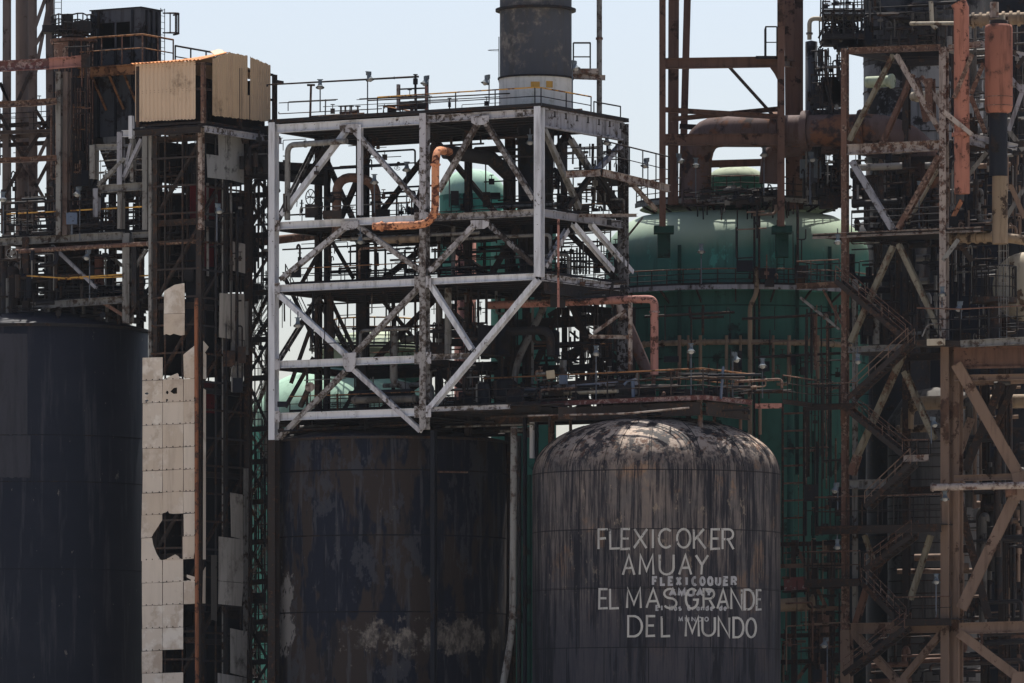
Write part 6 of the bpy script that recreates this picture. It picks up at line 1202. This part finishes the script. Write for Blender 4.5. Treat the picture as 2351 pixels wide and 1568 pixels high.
# congestion on the left platforms
LG = 'dark pipes crowding the left platforms'
for k in range(46):
    low = k % 2; x = random.uniform(5, 330); y1 = 536 if not low else 684; y0 = y1 - random.uniform(20, 110); Y = random.uniform(17, 24); m = random.choice(cols[:6]); r = random.choice((.06, .09, .14, .2))
    up = random.random() < .6; pts = [at(x, y1, Y), at(x, y0, Y)] if up else [at(x, y0 * .4 + y1 * .6, Y), at(x + random.uniform(20, 80), y0 * .4 + y1 * .6 - 2, Y)]
    pipe(f"{CN[m]} {'upright' if up else 'level'} pipe {'on the lower' if low else 'on the upper'} left platform", pts, r, M[m], 0, group=LG, seg=7)
for i, (x, w, y0, y1, Y, m) in enumerate(((228, 22, 590, 690, 22, 'pink'), (252, 16, 600, 690, 22, 'soot'), (283, 10, 470, 540, 20, 'soot'), (206, 18, 440, 545, 21, 'soot'), (30, 30, 620, 720, 20, 'soot2'), (10, 14, 600, 720, 19, 'soot'))):
    c = at(x, y1, Y); R2 = mm(w / 2, Y); h = at(x, y0, Y).z - c.z
    t = Thing('vessel', ['pinkish brown upright drum under the left upper platform', 'black upright drum beside the pinkish drum', 'slim black drum on the upper left platform by the gantry', 'black drum on the upper left platform behind the blue pole', 'dark fat drum at the left edge lower platform', 'black drum at the extreme left edge'][i], 'vessel', c); t.p('shell', MB().lathe(c, [(R2, 0), (R2, h), (R2 * .6, h + R2 * .5), (.01, h + R2 * .6)], 20), M[m]); t.p('flange', MB().lathe(c, [(R2, h * .3), (R2 + .12, h * .3), (R2 + .12, h * .3 + .15), (R2, h * .3 + .15)], 20, smooth=False), M['soot2'])
t = Thing('control_box', 'slate blue control box on the upper left platform', 'box', at(*a0(490, 1510), 15)); t.p('cabinet', MB().box(at(*a0(490, 1490), 15), .75, .5, .8), M['bluebox']); t.p('post', MB().tube([at(*a0(490, 1600), 15), at(*a0(490, 1510), 15)], .08, 6), M['lamppole'])
pipe('thin yellow handrail pipe running along the lower left walkway', [at(*a1(180, 345), 16), at(*a1(430, 362), 16), at(*a1(850, 335), 15)], .05, M['yellow'], 0)
handwheel('small dark handwheel valve at the left end of the rusty level pipe', at(*a1(78, 195), 13.6), (.2, -1, 0), .36, M['gold'], stem=.4)
# red platform clutter and lower right gap
RG = 'dark pipes crowding the red platform'
for k in range(34):
    f = random.random(); a = e0.lerp(e1, f * 1.0) if random.random() < .72 else e1.lerp(e2, random.random()); m = random.choice(cols[:6]); r = random.choice((.05, .07, .09, .14)); q = a + Vector((random.uniform(-.5, .5), random.uniform(1, 5.8), .25)); h = random.uniform(.8, 3.6)
    up = random.random() < .6; pts = [q, q + UP * h] if up else [q + UP * h * .5, q + UP * h * .5 + Vector((random.uniform(1.5, 4), -.6, 0))]
    pipe(f"{CN[m]} {'upright' if up else 'level'} pipe on the red platform", pts, r, M[m], 0, group=RG, seg=7)
for k in range(6):
    a = e0.lerp(e1, .35 + k * .1) + Vector((0, 2 + k % 3, .3)); t = Thing('pump', 'dark low pump on the red platform', 'pump', a, 'low pumps on the red platform'); t.p('body', MB().tube([a + UP * .5 - Vector((.6, 0, 0)), a + UP * .5 + Vector((.6, 0, 0))], .45, 10), M['soot']); t.p('foot', MB().box(a + UP * .1, 1.3, .8, .2), M['soot2'])
gp_ = Thing('pipe_rack', 'dim brown pipe rack in the dark gap right of the dome tank', 'pipe rack', at(1850, 1560, 14))
for y in (1250, 1300, 1350, 1400, 1460, 1520): gp_.beam('beam', at(1790, y, 14), at(1945, y - 4, 13), .25, .3, UP, M['soot2' if y % 100 else 'tan'])
for x in (1822, 1868, 1910): gp_.beam('column', at(x, 1700, 14), at(x, 1240, 14), .35, .35, (0, -1, 0), M['soot2'])
for p, q in (((1925, 1430), (1830, 1560)), ((1830, 1260), (1900, 1400))): gp_.beam('brace', at(*p, 14), at(*q, 14), .25, .25, (0, -1, 0), M['brown'])
gp_.beam('red_beam', at(1800, 1342, 13), at(1851, 1338, 13), .3, .9, UP, M['maroon'])
pipe('short tan lagged pipe stub low in the dark gap right of the dome tank', [at(1785, 1390, 12), at(1871, 1384, 12)], mm(15, 12), M['tanpipe'], 0, ((0, .95),), seg=14); pipe('dim brown upright drum pipe in the dark gap', [at(1880, 1640, 16), at(1880, 1400, 16)], mm(25, 16), M['brown'], 0, seg=16)
rd = Thing('side_gallery', 'rusty side gallery rungs beside the dark green vessel wall', 'walkway', at(1790, 1000, 16))
for k in range(9): rd.tube('rung', [at(1795, 950 + k * 40, 18), at(1848, 948 + k * 40, 18)], .07, M['rust'], 5)
for x in (1797, 1846): rd.tube('post', [at(x, 1300, 18), at(x, 925, 18)], .09, M['soot2'], 6)

# ------------------------------------------------------------------ crowded small bore pipework, racks full of conduits, rungs and valves
def crowd(label, box, Y, n, sl=-.05, mats=('soot', 'soot2', 'soot', 'dark', 'soot2', 'gold'), hv=.5, rr=(.03, .05, .05, .07, .1), post=True, name='pipe_rack', boxes=5, hook=.12):
    x0, y0, x1, y1 = box; t = Thing(name, label, 'pipe rack', at((x0 + x1) / 2, y1, (Y[0] + Y[1]) / 2)); W_, H_ = x1 - x0, y1 - y0
    clampx = lambda v: max(x0, min(x1, v)); clampy = lambda v: max(y0, min(y1, v))
    for k in range(n):
        d = random.uniform(*Y); x, y = random.uniform(x0, x1), random.uniform(y0, y1); r = random.choice(rr); m = M[random.choice(mats)]; q = random.random()
        if q < hv:                                                         # level run, often ending in a drop
            xb = clampx(x + random.choice((-1, 1)) * random.uniform(.15, .7) * W_); yb = y + (xb - x) * sl; pts = [at(x, y, d), at(xb, yb, d)]
            if random.random() < .4: pts.append(at(xb, clampy(yb + random.choice((-1, 1, 1)) * random.uniform(.1, .5) * H_), d))
        elif q < hv + hook and H_ > 30:                                    # hooked vent
            yb = clampy(y + random.uniform(.2, .6) * H_); s = random.choice((-1, 1)) * random.uniform(4, 9); pts = [at(x, yb, d), at(x, y, d), at(x + s * .5, y - abs(s) * .8, d), at(x + s, y, d), at(x + s, y + abs(s), d)]
        else: pts = [at(x, y, d), at(x + random.uniform(-1, 1), clampy(y + random.choice((-1, 1)) * random.uniform(.2, .9) * H_), d)]
        if (pts[0] - pts[1]).length < .15: continue
        t.p('pipe_run', MB().tube(pts, r, 5, r * 3), m)
        if random.random() < .3 and hv > .2: c = pts[0].lerp(pts[1], random.uniform(.2, .8)); t.p('valve', MB().box(c, random.uniform(.15, .4), .3, random.uniform(.15, .4)).tube([c, c + UP * .45], .03, 5).tube([c + UP * .43, c + UP * .47], .16, 8), m)
    for k in range(boxes):
        c = at(random.uniform(x0, x1), random.uniform(y0 + H_ * .78, y1), random.uniform(*Y)); t.p('casing', MB().box(c, random.uniform(.3, 1.3), .6, random.uniform(.3, 1.2)), M[random.choice(('soot', 'dark', 'soot2'))])
    return t
for lb, bx, Y, n, kw in (
    ('tangle of thin pipes under the roof deck between the orange pipe and the corner column', (992, 305, 1224, 476), (6, 13), 20, {}), ('black tangle of pipes behind the frame right face in the top storey', (1252, 330, 1432, 484), (8, 16), 70, {}),
    ('few thin conduits against the sky in the top storey left bay', (650, 315, 962, 400), (8, 14), 12, dict(rr=(.025, .03, .05), boxes=0)), ('row of small pipes standing on the second floor left bay', (648, 440, 962, 496), (7, 13), 30, dict(hv=.35, rr=(.03, .04, .06))),
    ('black tangle of pipes in the second storey right bay', (990, 525, 1226, 624), (6, 14), 46, {}), ('thin pipes and rungs in the second storey left bay', (648, 540, 962, 644), (9, 16), 34, dict(rr=(.03, .04, .06, .08), boxes=1)),
    ('ladder like tangle of conduits right of the corner column in the second storey', (1250, 505, 1428, 624), (8, 16), 52, dict(hv=.4, rr=(.03, .04, .05))), ('dense black pipework in the third storey left bay', (648, 668, 962, 812), (7, 16), 24, dict(hv=.18, rr=(.03, .05, .06, .09), boxes=0)),
    ('dense black pipework in the third storey right bay', (990, 650, 1120, 812), (6, 16), 48, {}), ('dense black pipework in the fourth storey left bay', (648, 865, 962, 940), (7, 15), 22, dict(hv=.22, rr=(.03, .04, .06), boxes=1)), ('dense black pipework in the fourth storey right bay', (990, 830, 1125, 930), (5, 15), 46, {}), ('thin upright pipes before the teal column in the lower right bay', (1125, 660, 1275, 920), (8, 15), 16, dict(hv=.15, boxes=1)),
    ('dense black pipework right of the frame corner under the salmon pipe', (1335, 700, 1450, 900), (8, 18), 70, {}), ('thin cables against the sky gap right of the frame', (1275, 590, 1335, 880), (10, 16), 12, dict(hv=.3, rr=(.025, .03, .05), boxes=1)), ('burnt cable trays below the frame right face', (1236, 645, 1445, 690), (4, 14), 60, dict(hv=.7)),
    ('burnt pipework between the frame floor and the black tank', (640, 958, 1225, 1000), (9, 18), 75, dict(hv=.8, rr=(.05, .08, .12, .2))),
    ('burnt pipework along the red platform left half', (1230, 850, 1500, 915), (3, 7), 40, dict(mats=('soot', 'soot2', 'soot2', 'rust', 'gold'))), ('burnt pipework along the red platform right half', (1500, 850, 1795, 915), (1, 6), 34, dict(mats=('soot', 'soot2', 'soot2', 'rust', 'tan'))),
    ('hanging rods and brackets below the red platform', (1240, 925, 1720, 955), (0, 6), 30, dict(hv=.5, mats=('soot', 'soot2'))),
    ('burnt pipework on the left upper platform', (5, 440, 330, 540), (18, 26), 85, {}), ('burnt pipework on the left lower platform', (5, 570, 330, 690), (18, 28), 95, dict(rr=(.04, .06, .08, .14))), ('extra burnt pipework at the extreme left edge lower platform', (0, 575, 130, 745), (17, 24), 80, dict(rr=(.04, .06, .1, .16))),
    ('burnt pipework in the gap above the navy tank roof', (110, 695, 330, 738), (16, 24), 34, dict(hv=.3, rr=(.06, .1, .14))), ('charred wiring round the rusty cylindrical vessel', (118, 95, 208, 430), (20, 22), 60, dict(hv=.2, mats=('soot', 'soot2', 'rust', 'soot'), rr=(.03, .05, .07))),
    ('charred beams and pipes in the bridge beside the shed', (556, 290, 626, 400), (13, 20), 55, dict(rr=(.05, .08, .14, .2), hv=.6)), ('charred pipes in the skeletal stair tower upper part', (560, 400, 626, 700), (16, 22), 50, {}), ('charred pipes in the skeletal stair tower lower part', (562, 700, 618, 1560), (17, 23), 60, dict(hv=.4)),
    ('charred frames inside the lift tower upper part', (345, 300, 460, 640), (12.5, 15), 60, dict(hv=.5, rr=(.04, .06, .1), mats=('soot', 'soot2', 'dark', 'soot2'))), ('charred frames inside the lift tower right face', (470, 420, 556, 900), (12, 15), 55, dict(hv=.45, rr=(.04, .06, .1))),
    ('black equipment tangle on the crown of the green vessel', (1570, 425, 1800, 466), (22, 27), 60, dict(hv=.5)), ('black equipment tangle right of the derrick', (1845, 330, 1945, 470), (21, 26), 75, {}), ('pipework and conduits hanging down the green vessel front', (1690, 470, 1850, 640), (19, 20.4), 14, dict(hv=.25, mats=('soot', 'soot2', 'rust', 'tan'))),
    ('small pipes in front of the green vessel above the ring pipe', (1480, 700, 1930, 860), (19, 20.5), 20, dict(hv=.35, mats=('soot', 'soot2', 'tan', 'soot2'))), ('black equipment tangle in the rusty frame second bay', (1955, 350, 2160, 530), (12, 20), 90, dict(rr=(.05, .08, .12, .25))), ('black equipment tangle in the rusty frame third bay', (1955, 550, 2160, 790), (12, 20), 85, dict(rr=(.05, .08, .12, .25))),
    ('sooty pipes across the upper reactor', (1985, 0, 2200, 110), (20, 22), 60, dict(rr=(.04, .06, .1, .14), mats=('soot', 'soot2', 'greydim'))), ('sooty pipes behind the orange red upright pipe', (2180, 60, 2351, 330), (9, 16), 70, dict(rr=(.05, .08, .12, .2), mats=('soot', 'soot2', 'gold', 'greydim'))), ('sooty pipes at the right edge below the white channel beams', (2180, 340, 2351, 540), (8, 15), 75, dict(rr=(.05, .08, .12, .2), mats=('soot', 'soot2', 'gold', 'tan', 'dark'))),
    ('sooty pipes round the beige drum end', (2175, 560, 2351, 780), (12, 18), 60, dict(mats=('soot', 'soot2', 'gold', 'dark'))), ('dim pipes behind the tan diagonal braces', (2200, 880, 2351, 1430), (12, 20), 70, dict(rr=(.06, .1, .15, .3), mats=('soot', 'soot2', 'tan', 'greydim'))), ('dim pipes low at the right corner behind the tan frame', (2000, 1440, 2351, 1566), (12, 20), 50, dict(rr=(.06, .1, .2), mats=('soot', 'soot2', 'brown'))),
    ('dim pipework in the gap right of the dome tank', (1795, 1240, 1945, 1566), (10, 18), 80, dict(mats=('soot', 'soot2', 'tan', 'brown', 'soot'))), ('thin rungs and conduits behind the rusty column', (1850, 700, 1945, 1230), (12, 20), 50, dict(hv=.35, mats=('soot', 'soot2', 'rust'))), ('burnt wiring on the caged valve platform', (1888, 0, 1985, 100), (19, 22), 70, dict(rr=(.025, .04, .06))), ('burnt wiring on the gallery beside the slim grey column', (1862, 110, 1942, 250), (20, 23), 60, dict(rr=(.025, .04, .06))),
    ('small pipes along the lattice mast at the far left', (0, 230, 125, 480), (33, 36), 24, dict(rr=(.03, .05), boxes=0)), ('gantry pipework beside the lift tower', (225, 320, 335, 440), (16, 22), 34, dict(mats=('soot', 'soot2', 'gold'))), ('thin conduits on the roof deck', (640, 225, 1225, 268), (6, 12), 26, dict(hv=.55, rr=(.025, .035, .05), boxes=1, hook=0))):
    crowd(lb, bx, Y, n, **kw)

for x, w, y0, y1, L in ((751, .34, 300, 945, 'slim black column standing behind the frame left bay'), (837, .52, 300, 945, 'thick black column standing behind the frame left bay'), (903, .2, 660, 940, 'thin dark post behind the frame left bay near the middle post'), (1208, .4, 480, 935, 'black column in front of the teal green column')):
    solo('steel_column', L, 'column', MB().ibeam(at(x, y1, 14.5), at(x, y0, 14.5), w, w, NL), M['soot'])
stairs('black stair flight descending right behind the frame third storey', at(655, 640, 19), at(737, 815, 19), 1.0, (0, 1, 0), ('soot', 'soot', 'soot'), stock=.3)
stairs('black stair flight climbing right behind the left post at the second floor', at(566, 520, 22), at(640, 432, 22), 1.0, (0, 1, 0), ('soot', 'soot', 'gold'), stock=.3)
stairs('black stair flight climbing right beside the left post below the third floor', at(572, 800, 24), at(645, 690, 24), 1.0, (0, 1, 0), ('soot', 'soot', 'gold'), stock=.3)
dgs = Thing('bracing', 'black diagonal bracing behind the frame left bays', 'bracing', at(760, 940, 15))
for p, q in (((664, 480), (742, 342)), ((690, 655), (752, 545)), ((757, 545), (812, 640)), ((668, 880), (735, 690)), ((760, 690), (835, 850)), ((850, 655), (960, 790)), ((655, 935), (720, 820)), ((790, 940), (845, 850))): dgs.beam('brace', at(*p, 15.2), at(*q, 15.2), .28, .28, (0, -1, 0), M['soot2'])
cwk = Thing('catwalk', 'short dark catwalk joining the red platform to the left stair landing', 'walkway', at(1835, 928, 5))
ca, cb_ = at(1797, 922, 3.0), at(1874, 932, 10.5); cwk.beam('edge_beam', ca, cb_, .2, .28, UP, M['soot2']); cwk.p('deck', MB().plate([ca + UP * .18, cb_ + UP * .18, cb_ + UP * .18 + UR * 1.3, ca + UP * .18 + UR * 1.3], UP * -.05), M['soot'])
railing(cwk, [ca + UP * .19, cb_ + UP * .19], h=1.6, step=1.2, top='rust', rail='soot2', post='soot2', r=.04, toe=False, mids=(.35, .68))
# ------------------------------------------------------------------ the thin air between the lens and the plant
hm = bpy.data.materials.new('thin coastal haze'); hm.use_nodes = True; hn = hm.node_tree; hn.nodes.clear()
ho = hn.nodes.new('ShaderNodeOutputMaterial'); hv_ = hn.nodes.new('ShaderNodeVolumePrincipled')
hv_.inputs['Color'].default_value = (.80, .87, 1.0, 1); hv_.inputs['Density'].default_value = 1.6e-5; hv_.inputs['Anisotropy'].default_value = .2
hn.links.new(hv_.outputs[0], ho.inputs['Volume'])
hz = MB().box((0, 400, 44.5), 3100, 2300, 91).build('haze', hm); tag(hz, 'thin pale haze in the air all round the plant', 'haze', None, 'stuff')
